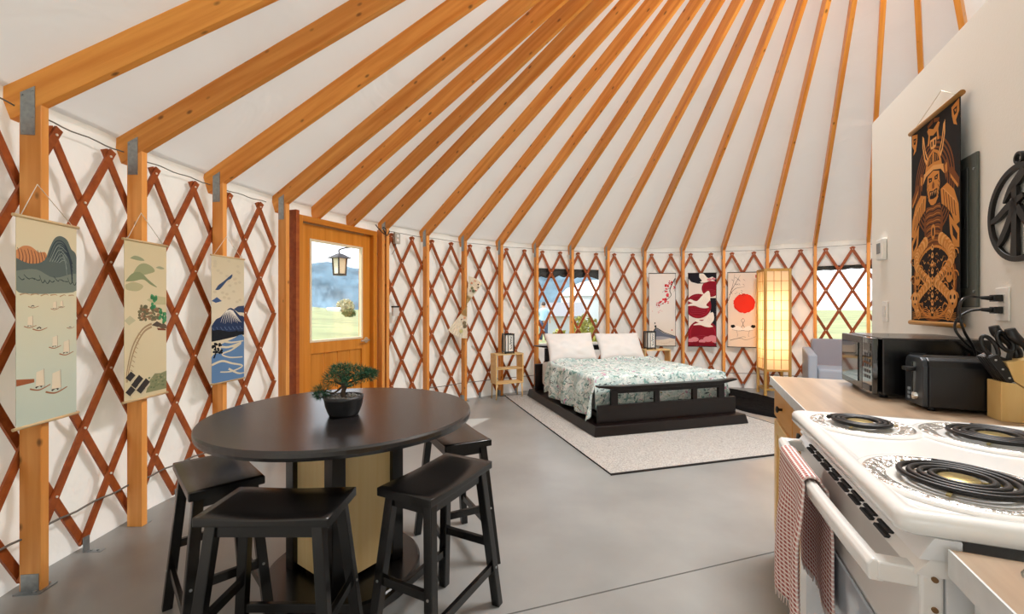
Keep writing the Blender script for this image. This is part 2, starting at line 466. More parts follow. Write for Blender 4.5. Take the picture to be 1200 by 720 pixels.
m = MB(); hx = LW/2-.06; m.cyl((hx, -.022, .90), (hx, -.03, .90), .030, 20); m.cyl((hx, -.03, .90), (hx, -.07, .90), .011, 12)
m.tube(spl([(hx, -.07, .90), (hx-.04, -.075, .902), (hx-.115, -.070, .897)]), .010, 8)
m.build('handle', mat('satin nickel', 'C9C5BC', .3, .9), door)
for z in (1.80, 1.02, .25):
    m = MB(); m.box((-LW/2-.004, -.03, z), (.03, .008, .10)); m.cyl((-LW/2-.004, -.037, z-.05), (-LW/2-.004, -.037, z+.05), .007, 8)
    m.build('hinge', mat('bronze hinge', '5A4632', .4, .7), door)
# ------------------------------------------------------------------ wall posts and rafters
POST_L = ['behind the scroll of grey hills and sailing boats', 'behind the pale green hill village scroll', 'behind the snow mountain and blue river scroll',
 'directly left of the wooden door', 'first right of the door, beside the little outlet box', 'second right of the door, left of the paper fans', 'carrying the two cream paper fans',
 'behind the small open nightstand left of the bed', 'at the left edge of the window over the bed', 'crossing the middle of the window over the bed',
 'at the right edge of the window over the bed', 'left of the cherry blossom hanging', 'between the cherry blossom and crane hangings', 'between the crane and red sun hangings',
 'behind the tall lit paper lamp', 'at the left edge of the window above the grey armchair', 'next to the end of the white partition']
TH = math.atan(SLOPE)
def build_post(i, a):
    zt = 2.15
    m = MB(); ri, ro = -.0425, .0425       # local y points outward
    # sloped top follows the rafter underside
    z_i, z_o = 2.145+(.004)*SLOPE, 2.145-.085*SLOPE
    m.hexa([(-.019, ri, 0), (.019, ri, 0), (.019, ro, 0), (-.019, ro, 0), (-.019, ri, z_i), (.019, ri, z_i), (.019, ro, z_o), (-.019, ro, z_o)])
    p = m.build('wall_post', M_postw, loc=on_wall(a, R-.0895), rz=a-PI/2, bevel=.0025)
    tag(p, 'upright orange timber wall post '+POST_L[i], 'post', 'upright timber posts round the wall')
    b = MB()
    for sx_ in (-1, 1):
        x = sx_*.0205
        b.prism([(0, 0)]*0 or [(-.001, 1.985), (.001, 1.985), (.001, 2.2), (-.001, 2.2)], 0, .0001) if 0 else None
        b.hexa([(x-.0012, -.020, 2.01), (x+.0012, -.020, 2.01), (x+.0012, .036, 2.01), (x-.0012, .036, 2.01),
                (x-.0012, -.020, 2.225), (x+.0012, -.020, 2.225), (x+.0012, .036, 2.195), (x-.0012, .036, 2.195)])
        for yy, zz in ((-.012, 2.025), (.028, 2.025), (-.010, 2.205), (.028, 2.185), (-.01, 2.09)):
            b.cyl((x, yy, zz), (x+sx_*.004, yy, zz), .004, 8)
    b.build('top_bracket', M_galv, p)
    if i in (1, 2): return
    b = MB(); b.box((0, -.005, .003), (.085, .105, .006))
    for sx_ in (-1, 1):
        b.box((sx_*.0205, 0, .04), (.003, .07, .08)); b.cyl((sx_*.033, -.03, .006), (sx_*.033, -.03, .014), .006, 8)
    b.build('foot_bracket', M_galv, p)
for i, a in enumerate(POST_A): build_post(i, a)
RAFT_L = ['first from the left, over the boat scroll post', 'second from the left, over the hill village scroll post', 'third from the left, over the blue river scroll post',
 'fourth from the left, meeting the post left of the door', 'over the hinge side of the door', 'over the handle side of the door', 'meeting the first post right of the door',
 'meeting the second post right of the door', 'meeting the post with the paper fans', 'meeting the post behind the left nightstand', 'meeting the post at the left edge of the bed window',
 'meeting the post in the middle of the bed window', 'meeting the post at the right edge of the bed window', 'meeting the post left of the cherry blossom hanging',
 'meeting the post between blossom and crane hangings', 'meeting the post between crane and red sun hangings', 'meeting the post behind the tall lit paper lamp',
 'meeting the post at the left edge of the armchair window', 'running down behind the near end of the white partition edge', 'second from the right, above the sloping-looking partition top', 'last on the right, cut short by the partition top']
for i, a in enumerate(RAFT_A):
    r0, r1 = R-.012, .79; L = (r0-r1)/cos(TH); dep = .140
    m = MB(); m.hexa([(0, -.019, 0), (L, -.019, 0), (L, .019, 0), (0, .019, 0), (dep*SLOPE*.35, -.019, dep), (L, -.019, dep), (L, .019, dep), (dep*SLOPE*.35, .019, dep)])
    o = m.build('roof_rafter', M_beam, bevel=.003)
    z0 = 2.145-(r0-4.343)*SLOPE
    d = Vector((-cos(a)*cos(TH), -sin(a)*cos(TH), sin(TH))); y = Vector((sin(a), -cos(a), 0)); zz = d.cross(y)
    mt = Matrix((d, y, zz)).transposed().to_4x4(); mt.translation = Vector(on_wall(a, r0, z0)); o.matrix_world = mt
    tag(o, 'sloping orange roof rafter, '+RAFT_L[i], 'rafter', 'sloping roof rafters')
for a, lb, nm in ((2.8255, 'reddish door stud between the wall post and the door frame, hinge side', 'door_stud'), (2.5745, 'narrow door stud right of the door frame, handle side', 'door_stud')):
    m = MB(); m.box((0, 0, 1.06), (.038, .085, 2.12)); o = m.build(nm, M_latt if a > 2.7 else M_postw, loc=on_wall(a, R-.0895), rz=a-PI/2, bevel=.003)
    tag(o, lb, 'stud')

# ------------------------------------------------------------------ lattice
M_bolt = mat('bolt head', 'E6DCCB', .4)
DZ = 1/7*2.026; Z_TOP = 2.08; Z_BOT = Z_TOP-7*DZ
def lattice(name, label, phase, delta, jr, amin, amax):
    root = thing(name, label, 'lattice', (CX, CY, 0))
    for jn in jr:
        for sg in (1, -1):
            a0 = phase-delta*jn
            r = R-.036 if sg > 0 else R-.022
            ext = .035/.2894
            ss = [-ext*1.0]+[k*.5 for k in range(15)]+[7+ext*.5]
            keep = [s for s in ss if amin <= a0+sg*delta/2*s <= amax]
            if len(keep) < 2: continue
            kx = (R*delta/2); ln = math.hypot(kx, DZ)
            tdir = lambda a: Vector((-sin(a), cos(a), 0))
            m = MB(); prev = None; hw, ht = .0185, .0055
            for s in keep:
                a = a0+sg*delta/2*s; z = Z_TOP-DZ*s
                n_ = Vector((cos(a), sin(a), 0)); t = tdir(a)
                dirv = (t*(sg*kx)-Vector((0, 0, DZ))).normalized(); wv = n_.cross(dirv).normalized()
                c = n_*r+Vector((0, 0, z))
                ring = [m.bm.verts.new(c+wv*x*hw+n_*y*ht) for x, y in ((-1,-1),(1,-1),(1,1),(-1,1))]
                if prev:
                    for k in range(4): m.bm.faces.new([prev[k], prev[(k+1) % 4], ring[(k+1) % 4], ring[k]])
                else: m.bm.faces.new(ring[::-1])
                prev = ring
            m.bm.faces.new(prev)
            if sg > 0:
                for k in range(8):
                    a = a0+delta/2*k
                    if amin <= a <= amax:
                        n_ = Vector((cos(a), sin(a), 0)); z = Z_TOP-DZ*k
                        m.cyl(n_*(r-.004)+Vector((0,0,z)), n_*(r-.010)+Vector((0,0,z)), .006, 8, mi=1)
            m.build('slat', [M_latt, M_bolt], root)
    for jn in jr:
        a = phase-delta*jn+delta*3.5
        if amin+.02 <= a <= amax-.02:
            n_ = Vector((cos(a), sin(a), 0)); t_ = Vector((-sin(a), cos(a), 0)); m = MB()
            m.bar(n_*(R-.13), n_*(R-.045), .034, .004); m.bar(n_*(R-.048)+Vector((0, 0, 0)), n_*(R-.048)+Vector((0, 0, .075)), .034, .004, up=tuple(n_))
            for q in (.075, .105): m.cyl(n_*(R-q)+Vector((0, 0, .002)), n_*(R-q)+Vector((0, 0, .008)), .005, 8)
            m.build('floor_bracket', M_galv, root)
    return root
lattice('lattice_wall', 'reddish crossed wooden lattice behind the three scrolls left of the door', 3.2316, .0672, range(-9, 9), A_D1+.045, 3.62)
lattice('lattice_wall', 'long crossed wooden lattice right of the door, running behind bed and windows', 2.461, .0686, range(-6, 30), .62, A_D0-.024)
M_brk = M_galv
# cables
def arc_pts(a0, a1, r, z, n=60, sag=0): return [on_wall(a0+(a1-a0)*i/n, r, z+sag*sin(i*1.3)) for i in range(n+1)]
for nm, lb, a0, a1, z, r in (('tension_cable', 'thin cable along the lattice tips left of the door', 3.5, 2.88, 2.137, R-.028),
                          ('tension_cable', 'thin cable along the lattice tips from the door to the partition', 2.56, .65, 2.137, R-.028),
                          ('strung_cable', 'thin grey cable strung low along the left lattice', 3.5, 2.88, .235, R-.054),
                          ('strung_cable', 'thin grey cable strung low along the lattice behind bed and lamp', 2.45, .8, .235, R-.054)):
    m = MB(); m.tube(arc_pts(a0, a1, r, z, sag=.004), .0035 if 'tension' in nm else .005, 6)
    tag(m.build(nm, M_cable), lb, 'cable')

# ------------------------------------------------------------------ things outside
M_grass = mat('dry grass', '8E8F62', .95, var=.3, vscale=.25)
def gz(x, y):
    r = math.hypot(x-CX, y-CY); a = math.degrees(math.atan2(y-CY, x-CX)) % 360
    k = max(0, min(1, (a-112)/18))*max(0, min(1, (215-a)/20))
    return -.18+max(0, r-14)*.036*k
m = MB()
def gp(u, v):
    r = R+.3+(330-R-.3)*v**2.2; a = 2*PI*u; x, y = CX+r*cos(a), CY+r*sin(a); return (x, y, gz(x, y))
m.grid(gp, 120, 30, wrap=True)
tag(m.build('ground', M_grass), kind='structure')
M_hill = mat('haze tinted hills', '5E7480', 1, var=.5, vscale=.06)  # distance haze is mixed into this blue-green base colour
m = MB()
def hill(u, v):
    a = math.radians(62+150*u); rr = 330+120*v
    h = (34+26*mnoise.noise((u*6, .3, 2))+9*mnoise.noise((u*23, .7, 2))+3*mnoise.noise((u*60, 1, 1)))*max(0, min(1, u*9))*(1 if u < .95 else (1-u)*20)
    return (CX+rr*cos(a), CY+rr*sin(a), -3+h*math.sin(min(1, v*1.6)*PI/2)+3*mnoise.noise((u*40, v*7, 5)))
m.grid(hill, 160, 8)
tag(m.build('hills', M_hill), kind='structure')
M_leaf = mat('bush leaves', '6E7F52', .9, var=.3, vscale=20)
def leafy(name, label, loc, rx, rz, n, matl, trunk=True, sz=.12):
    rng = random.Random(hash(label) % 1000 if 0 else len(label)*7+int(loc[0]*10)); t = thing(name, label, 'tree' if 'tree' in name else 'bush', loc)
    m = MB()
    for _ in range(n):
        a = rng.uniform(0, 2*PI); b = math.acos(rng.uniform(-1, 1)); k = rng.uniform(.55, 1)
        c = Vector((rx*k*sin(b)*cos(a), rx*k*sin(b)*sin(a), rz*(1.05+k*cos(b))))
        d = Vector((rng.uniform(-1,1), rng.uniform(-1,1), rng.uniform(-1,1))).normalized(); e = d.cross(Vector((.3,.5,.8))).normalized()
        s_ = sz*rng.uniform(.6, 1.3)
        m.bm.faces.new([m.bm.verts.new(c+d*s_), m.bm.verts.new(c+e*s_*.6), m.bm.verts.new(c-d*s_), m.bm.verts.new(c-e*s_*.6)])
    m.build('foliage', matl, t, norm=False)
    m = MB(); m.cyl((0, 0, 0), (0, 0, rz), .05*rx, 8); m.build('trunk', mat('bark', '5C4A38', .9), t)
    return t
M_yel = mat('yellow leaves', 'A9A456', .9, var=.3, vscale=12)
leafy('bush', 'yellow green bush outside the window over the bed', (1.62, 9.5, -.2), .36, .66, 900, M_yel, sz=.06)
leafy('bush', 'low pale yellow bush outside the left half of the bed window', (1.02, 9.2, -.2), .26, .50, 500, M_yel, sz=.06)
leafy('tree', 'dark round tree in the field seen through the door glass', (-22.3, 59, gz(-22.3, 59)), .9, .55, 500, M_leaf, sz=.2)
leafy('tree', 'pale leafy tree by the white shed beyond the field, through the door glass', (-49.5, 128, gz(-49.5, 128)-.3), 2.6, 2.1, 900, mat('pale leaves', 'C9C5A8', .9, var=.2, vscale=4), sz=.4)
def hut(name, label, loc, L, W_, H_, RH, wallm, roofm, rz=0):
    t = thing(name, label, 'shed', loc, rz)
    m = MB(); m.box((0, 0, H_/2), (L, W_, H_)); m.build('wall', wallm, t)
    m = MB(); m.hexa([(-L/2-.2, -W_/2-.2, H_), (L/2+.2, -W_/2-.2, H_), (L/2+.2, W_/2+.2, H_), (-L/2-.2, W_/2+.2, H_), (-L/2-.2, -.01, H_+RH), (L/2+.2, -.01, H_+RH), (L/2+.2, .01, H_+RH), (-L/2-.2, .01, H_+RH)])
    m.build('roof', roofm, t)
M_wh = mat('white siding', 'F0F0EE', .7); M_gr = mat('grey roof', '8E8C8E', .8)
hut('shed', 'long white shed at the far end of the field, through the door glass', (-50.5, 122, gz(-50.5, 122)-.4), 3.2, 2.2, 1.0, .5, M_wh, M_wh, .3)
hut('shed', 'grey roofed shed seen through the left half of the bed window', (2.75, 24, -.25), 1.9, 1.8, 1.05, .75, mat('grey siding', 'B4B6BC', .8), M_gr, .1)
t = thing('round_tent', 'round white roofed tent outside the right half of the bed window', 'tent', (5.55, 28, -.25))
m = MB(); m.lathe([(2.35, 0), (2.35, 2.3)], 32); m.build('wall', mat('grey tent wall', 'C4C8CC', .8), t)
m = MB(); m.lathe([(2.45, 2.25), (2.0, 2.75), (1.1, 3.15), (.4, 3.28), (0, 3.3)], 32); m.build('roof', mat('white tent roof', 'FBFBFA', .7), t)
# lantern outside the door
t = thing('porch_lantern', 'square porch lantern with pale panes outside the door glass', 'lantern', on_wall(2.608, R+.42, 1.62), 2.608-PI/2)
m = MB()
for x in (-.055, .055):
    for y in (-.055, .055): m.bar((x*.85, y*.85, .02), (x, y, .20), .012, .012, up=(0,1,0))
m.box((0, 0, .012), (.105, .105, .02)); m.build('frame', M_dark, t)
m = MB(); m.hexa([(-.1, -.1, .20), (.1, -.1, .20), (.1, .1, .20), (-.1, .1, .20), (-.02, -.02, .255), (.02, -.02, .255), (.02, .02, .255), (-.02, .02, .255)]); m.build('cap', M_dark, t)
m = MB(); m.hexa([(-.043, -.043, .022), (.043, -.043, .022), (.043, .043, .022), (-.043, .043, .022), (-.05, -.05, .198), (.05, -.05, .198), (.05, .05, .198), (-.05, .05, .198)])
m.build('pane', mat('frosted pane', 'F3E9CE', .4), t)
m = MB(); m.tube(spl([(0, 0, .25), (0, 0, .30), (.08, -.1, .33), (.14, -.32, .30)]), .008, 6); m.build('arm', M_dark, t)
# person outside, seen from behind through the bed window
t = thing('person', 'person in a light blue shirt standing outside the left of the bed window', 'person', (1.36, 18.5, -.22))
me = bpy.data.meshes.new('body'); J = [(0,0,.92),(0,-.02,1.12),(0,-.03,1.34),(0,-.01,1.44),(0,.03,1.53),(0,.04,1.62),
 (.09,0,.86),(.10,-.02,.48),(.11,.03,.08),(.11,-.10,.04),(-.09,0,.86),(-.10,-.02,.48),(-.11,.03,.08),(-.11,-.10,.04),
 (.18,-.02,1.37),(.25,0,1.12),(.26,-.06,.88),(.265,-.08,.80),(-.18,-.02,1.37),(-.25,0,1.12),(-.26,-.06,.88),(-.265,-.08,.80)]
E_ = [(0,1),(1,2),(2,3),(3,4),(4,5),(0,6),(6,7),(7,8),(8,9),(0,10),(10,11),(11,12),(12,13),(2,14),(14,15),(15,16),(16,17),(2,18),(18,19),(19,20),(20,21)]
RD = [.14,.13,.15,.06,.09,.085,.09,.065,.045,.035,.09,.065,.045,.035,.065,.047,.036,.03,.065,.047,.036,.03]
me.from_pydata(J, E_, []); po = bpy.data.objects.new('body', me); COL.objects.link(po); po.parent = t
k = po.modifiers.new('skin', 'SKIN'); sv = me.skin_vertices[0].data
for i, r in enumerate(RD): sv[i].radius = (r, r*.8)
sv[0].use_root = True
k2 = po.modifiers.new('sub', 'SUBSURF'); k2.levels = k2.render_levels = 2
me.materials.append(mat('skin', 'C08E70', .6))
m = MB(); m.lathe([(.165, .92), (.18, 1.0), (.17, 1.15), (.20, 1.33), (.17, 1.42), (.075, 1.47)], 20, (0, -.015, 0), ey=.72)
for s_ in (-1, 1): m.tube([(s_*.15, -.02, 1.39), (s_*.20, -.015, 1.30), (s_*.245, 0, 1.14)], [.07, .072, .062], 10)
m.build('shirt', mat('light blue shirt', 'A9CBE0', .8), t)
m = MB()
for s_ in (-1, 1): m.tube([(s_*.085, 0, .96), (s_*.098, -.01, .70), (s_*.105, -.01, .48), (s_*.11, .025, .09)], [.105, .095, .075, .06], 10)
m.build('trousers', mat('dark blue trousers', '3C4B68', .8), t)
m = MB(); m.ball((0, .05, 1.63), .095, .105, .11); m.build('hair', mat('brown hair', '4A3A32', .7), t)

# ------------------------------------------------------------------ large furniture: bed, rug, table
M_rug = flecks('cream rug', 'BDB9B2', [(.32, 'C9C5BE'), (.40, '726C66'), (.45, 'CDC9C3'), (.50, 'C4BFB8'), (.54, '7C766F'), (.585, 'D2CEC9'), (.64, '5E5852'), (.70, 'C4BEB6')], scale=62, bump=.9)
M_rugedge = mat('dark rug binding', '2B2623', .9)
BT = math.radians(16.26)
def rug_pt(w_, l_): return (w_*cos(BT)-l_*sin(BT), w_*sin(BT)+l_*cos(BT))
RX, RY = .741, 3.21
t = thing('area_rug', 'large cream flecked rug lying under the bed', 'rug', (RX, RY, 0), BT)
m = MB(); m.grid(lambda u, v: (2.36*u, 3.0*v, .012+.0015*mnoise.noise((u*90, v*90, 2))), 90, 110)
m.box((1.18, 1.5, .006), (2.36, 3.0, .010)); m.build('pile', M_rug, t)
m = MB(); e = .007
for c, d in (((1.18, 0, e), (2.37, .012, .013)), ((1.18, 3.0, e), (2.37, .012, .013)), ((0, 1.5, e-.001), (.005, 3.0, .011)), ((2.36, 1.5, e), (.012, 3.0, .013))): m.box(c, d)
m.build('edge_binding', M_rugedge, t)

M_bedw = wood('espresso wood', '0C0605', '170B09', rough=.3, knots=False)
BZ = .015
bed = thing('platform_bed', 'low dark platform bed with slotted footboard on the cream rug', 'bed', (.787, 4.095, BZ), BT)
BW, BL = 1.82, 2.05
m = MB(); m.hexa([(0, 0, 0), (BW, 0, 0), (BW, BL, 0), (0, BL, 0), (.02, .02, .095), (BW-.02, .02, .095), (BW-.02, BL-.02, .095), (.02, BL-.02, .095)])
m.build('plinth', M_bedw, bed, bevel=.008)
m = MB(); m.box((BW/2, BL/2+.03, .125), (BW-.36, BL-.30, .06)); m.build('slat_base', M_bedw, bed, bevel=.006)
def end_board(name, l, zl0, zl1, zt, up):
    m = MB(); m.box((BW/2+.01, l, (zl0+zl1)/2), (1.66, .035, zl1-zl0)); o = m.build(name, M_bedw, bed, bevel=.005)
    m = MB()
    for x, wd in ((.275, .075), (.765, .055), (1.225, .055), (1.565, .075)): m.box((x, l, (zl1+zt-.035)/2), (wd, .035, zt-.035-zl1))
    m.box(((.275+1.565)/2, l, zt-.055), (1.33, .033, .04)); m.build('slotted_rail', M_bedw, o, bevel=.003)
    m = MB(); xs = [i/24 for i in range(25)]
    P = []
    for x in xs:
        k = abs(x-.5)*2; P.append((.085+1.67*x, zt-.018+.022*max(0, k-.72)/.28, .018*(1-.55*max(0, k-.8)/.2), .043*(1-.25*max(0, k-.8)/.2)))
    pr = None
    for x, z, h, d in P:
        r = [m.bm.verts.new((x, l+a*d, z+b*h)) for a, b in ((-1,-1),(1,-1),(1,1),(-1,1))]
        if pr:
            for k in range(4): m.bm.faces.new([pr[k], pr[(k+1) % 4], r[(k+1) % 4], r[k]])
        else: m.bm.faces.new(r[::-1])
        pr = r
    m.bm.faces.new(pr); m.build('cap_rail', M_bedw, o, bevel=.004)
    return o
end_board('footboard', .125, .095, .27, .455, 1)
end_board('headboard', BL-.07, .095, .45, .70, 1)
M_sheet = mat('white bedding', 'E9E6E2', .85, spec=.2, bump=.25, bscale=9)
# mattress: rounded block, top level because it lies on the bed
t = tag(MB().box((0, 0, .165), (1.50, 1.67, .33)).build('mattress', M_sheet, loc=(.787+rug_pt(.92, 1.095)[0], 4.095+rug_pt(.92, 1.095)[1], BZ+.157), rz=BT, bevel=.05, seg=4),
        'white sheeted mattress on the dark platform bed', 'mattress')
# comforter
m, n, b = base_mat('floral cotton'); tcn = n.nodes.new('ShaderNodeTexCoord')
def ramp(inp, stops, interp='CONSTANT'):
    r = n.nodes.new('ShaderNodeValToRGB'); r.color_ramp.interpolation = interp; els = r.color_ramp.elements
    els[0].position, els[0].color = stops[0][0], srgb(stops[0][1]) if isinstance(stops[0][1], str) else stops[0][1]
    els[1].position, els[1].color = stops[1][0], srgb(stops[1][1]) if isinstance(stops[1][1], str) else stops[1][1]
    for p, c in stops[2:]:
        e = els.new(p); e.color = srgb(c) if isinstance(c, str) else c
    n.links.new(inp, r.inputs[0]); return r.outputs[0]
def nz(scale, off, det=3, dist=1.5, stretch=(1, 1, 1)):
    mp = n.nodes.new('ShaderNodeMapping'); mp.inputs['Location'].default_value = off; mp.inputs['Scale'].default_value = stretch
    n.links.new(tcn.outputs['UV'], mp.inputs[0]); q = n.nodes.new('ShaderNodeTexNoise')
    q.inputs['Scale'].default_value = scale; q.inputs['Detail'].default_value = det; q.inputs['Distortion'].default_value = dist
    n.links.new(mp.outputs[0], q.inputs['Vector']); return q.outputs['Fac']
def mixc(fac, a, bcol):
    x = n.nodes.new('ShaderNodeMix'); x.data_type = 'RGBA'; n.links.new(fac, x.inputs['Factor']); n.links.new(a, x.inputs['A'])
    x.inputs['B'].default_value = srgb(bcol); return x.outputs['Result']
W0, W1_ = (0, 0, 0, 1), (1, 1, 1, 1)
c = ramp(nz(5, (0, 0, 0)), [(0, 'E0E7E2'), (.45, 'C6D7D2'), (.52, 'E4E8E3'), (.6, 'B9CDCB')], 'EASE')
c = mixc(ramp(nz(14, (3, 1, 0), 2, 2.4, (1, .5, 1)), [(0, W0), (.60, W1_)]), c, '7FA39D')
c = mixc(ramp(nz(12, (7, 5, 0), 2, 1.2), [(0, W0), (.66, W1_)]), c, 'C79AB0')
c = mixc(ramp(nz(17, (1, 9, 0), 2, 2.8, (.5, 1, 1)), [(0, W0), (.635, W1_)]), c, '4A5A5E')
c = mixc(ramp(nz(19, (11, 2, 0), 2, 2), [(0, W0), (.68, W1_)]), c, '8E8250')
c = mixc(ramp(nz(11, (4, 13, 0), 2, 2), [(0, W0), (.64, W1_)]), c, 'F0EFEA')
n.links.new(c, b.inputs['Base Color']); b.inputs['Roughness'].default_value = .9; b.inputs['Specular IOR Level'].default_value = .15
M_floral = m
bm = bmesh.new(); uvl = bm.loops.layers.uv.new('uv')
NU, NV = 96, 90
xs_half = .80; l0, l1 = .225, 1.56; top = .538
def comf(u, v):
    # u across the bed along the cloth, v along the bed
    drop = .40; tot = 2*xs_half+2*drop; s = u*tot
    ft = .14; l = l0+(l1-l0)*max(0, (v-ft)/(1-ft)); fdrop = max(0, (ft-v)/ft)
    if s < drop: out, fall, side = 1, drop-s, -1
    elif s > tot-drop: out, fall, side = 1, s-(tot-drop), 1
    else: out, fall, side = 0, 0, 0
    edge = max(0, 1-min(v*8, 1))
    if not out:
        x = s-drop-xs_half; z = top
        k = max(0, (abs(x)-xs_half+.14)/.14); z -= .035*k*k
    else:
        x = side*(xs_half+.045*min(1, fall/.15)+.02*fall); z = top-.035-fall*.93
        z -= .04*mnoise.noise((l*3.2, side*2.0, 5))*min(1, fall/.2)
        x += side*(.022*sin(l*17+side)+.03*mnoise.noise((l*5, side*3, 1)))*min(1, fall/.2)
        if v < .16 and side < 0: x -= .06*(1-v/.16)*fall/.4
    p = 1.0 if not out else .35
    z += p*(.026*mnoise.noise((x*3.1, l*3.1, 0))+.014*mnoise.noise((x*7, l*9, 4))+.006*mnoise.noise((x*17, l*17, 7)))
    if fdrop: z -= .30*fdrop if not out else .05*fdrop; l -= .016*min(1, fdrop*3)
    else: z = max(z, .520) if not out else z
    if v > .9: z += .03*sin((v-.9)/.1*PI)
    z = max(z, .125 if abs(x) > .7 else 0)
    if out and abs(x) < .792: x = side*.792
    return (x+.92, l, z, s, l-.32*fdrop)
Vg = [[comf(i/NU, j/NV) for j in range(NV+1)] for i in range(NU+1)]
Vv_ = [[bm.verts.new(p[:3]) for p in row] for row in Vg]
for i in range(NU):
    for j in range(NV):
        f = bm.faces.new([Vv_[i][j], Vv_[i+1][j], Vv_[i+1][j+1], Vv_[i][j+1]]); f.smooth = True
        for lp, (a, b_) in zip(f.loops, ((i, j), (i+1, j), (i+1, j+1), (i, j+1))): lp[uvl].uv = (Vg[a][b_][3], Vg[a][b_][4])
me = bpy.data.meshes.new('comforter'); bm.to_mesh(me); bm.free(); me.materials.append(M_floral)
o = bpy.data.objects.new('comforter', me); COL.objects.link(o); o.location = (.787, 4.095, BZ); o.rotation_euler = (0, 0, BT)
k = o.modifiers.new('s', 'SOLIDIFY'); k.thickness = .022; k.offset = -1
tag(o, 'pale blue green floral comforter spread over the bed', 'comforter')
# pillows
def pillow(label, w_, l_, tw, wd, ht, th, tilt, seed):
    m = MB()
    def pf(u, v):
        a, b_ = (u*2-1), (v*2-1)
        return a, b_
    def side(sg):
        def fn(u, v):
            a, b_ = pf(u, v)
            sq = 1-.07*(1-abs(b_)**2)*abs(a)**3*0
            x = a*wd/2*(1-.06*(1-b_*b_)*a*a); z = b_*ht/2*(1-.07*(1-a*a)*b_*b_)
            t_ = max(0, (1-abs(a)**2.6))**.55*max(0, (1-abs(b_)**2.6))**.55
            y = sg*th/2*t_*(1+.22*mnoise.noise((a*2.2+seed, b_*2.2, sg)))+.012*mnoise.noise((a*4+seed, b_*4, 3))*t_
            return (x, y, z)
        return fn
    m.grid(side(-1), 30, 22); m.grid(side(1), 30, 22)
    bmesh.ops.remove_doubles(m.bm, verts=m.bm.verts, dist=.0008)
    p = rug_pt(w_, l_)
    o = m.build('pillow', M_sheet, loc=(.787+p[0], 4.095+p[1], BZ+.485+ht/2*cos(tilt)+.015))
    o.rotation_euler = (-tilt, 0, BT+tw); return tag(o, label, 'pillow', 'white pillows on the bed')
pillow('white pillow leaning on the left half of the headboard, window above', .535, 1.745, .03, .73, .44, .17, .50, 1.3)
pillow('white pillow leaning on the right half of the headboard', 1.290, 1.745, -.03, .70, .43, .17, .52, 5.1)

# round table
M_tab = wood('black brown table top', '171414', '282424', rough=.27, knots=False, stretch=.05, spec=.8)
M_pale = wood('pale panel', 'EBCB8A', 'F4DCA6', rough=.5, axis=2, knots=False, stretch=.05)
TX, TY = -.78, 2.02
tb = thing('round_table', 'round black dining table with pale panelled pedestal, bonsai on top', 'table', (TX, TY, 0), math.radians(10))
m = MB(); m.lathe([(0, .728), (.55, .728), (.578, .732), (.582, .745), (.582, .760), (.576, .769), (0, .770)], 96, smooth=False)
m.build('table_top', M_tab, tb)
m = MB(); m.lathe([(0, .0), (.335, .0), (.34, .006), (.34, .052), (.33, .06), (0, .06)], 64, smooth=False); m.build('base_disc', M_black, tb)
pc = [(.235, 0), (0, .235), (-.235, 0), (0, -.235)]
for i, (x, y) in enumerate(pc):
    m = MB(); m.box((x*.93, y*.93, .394), (.062, .062, .668), rz=PI/4); m.build('corner_post', M_black, tb, bevel=.003)
for i in range(4):
    a, b_ = Vector(pc[i]+(0,)), Vector(pc[(i+1) % 4]+(0,)); c_ = (a+b_)/2*.93; ang = math.atan2((b_-a).y, (b_-a).x)
    m = MB(); m.box((0, 0, 0), ((b_-a).length*.93-.05, .018, .63)); m.build('side_panel', M_pale, tb, loc=(c_.x, c_.y, .40), rz=ang, bevel=.002)
m = MB(); m.box((0, 0, .715), (.30, .30, .026), rz=PI/4); m.build('top_cleat', M_black, tb, bevel=.003)

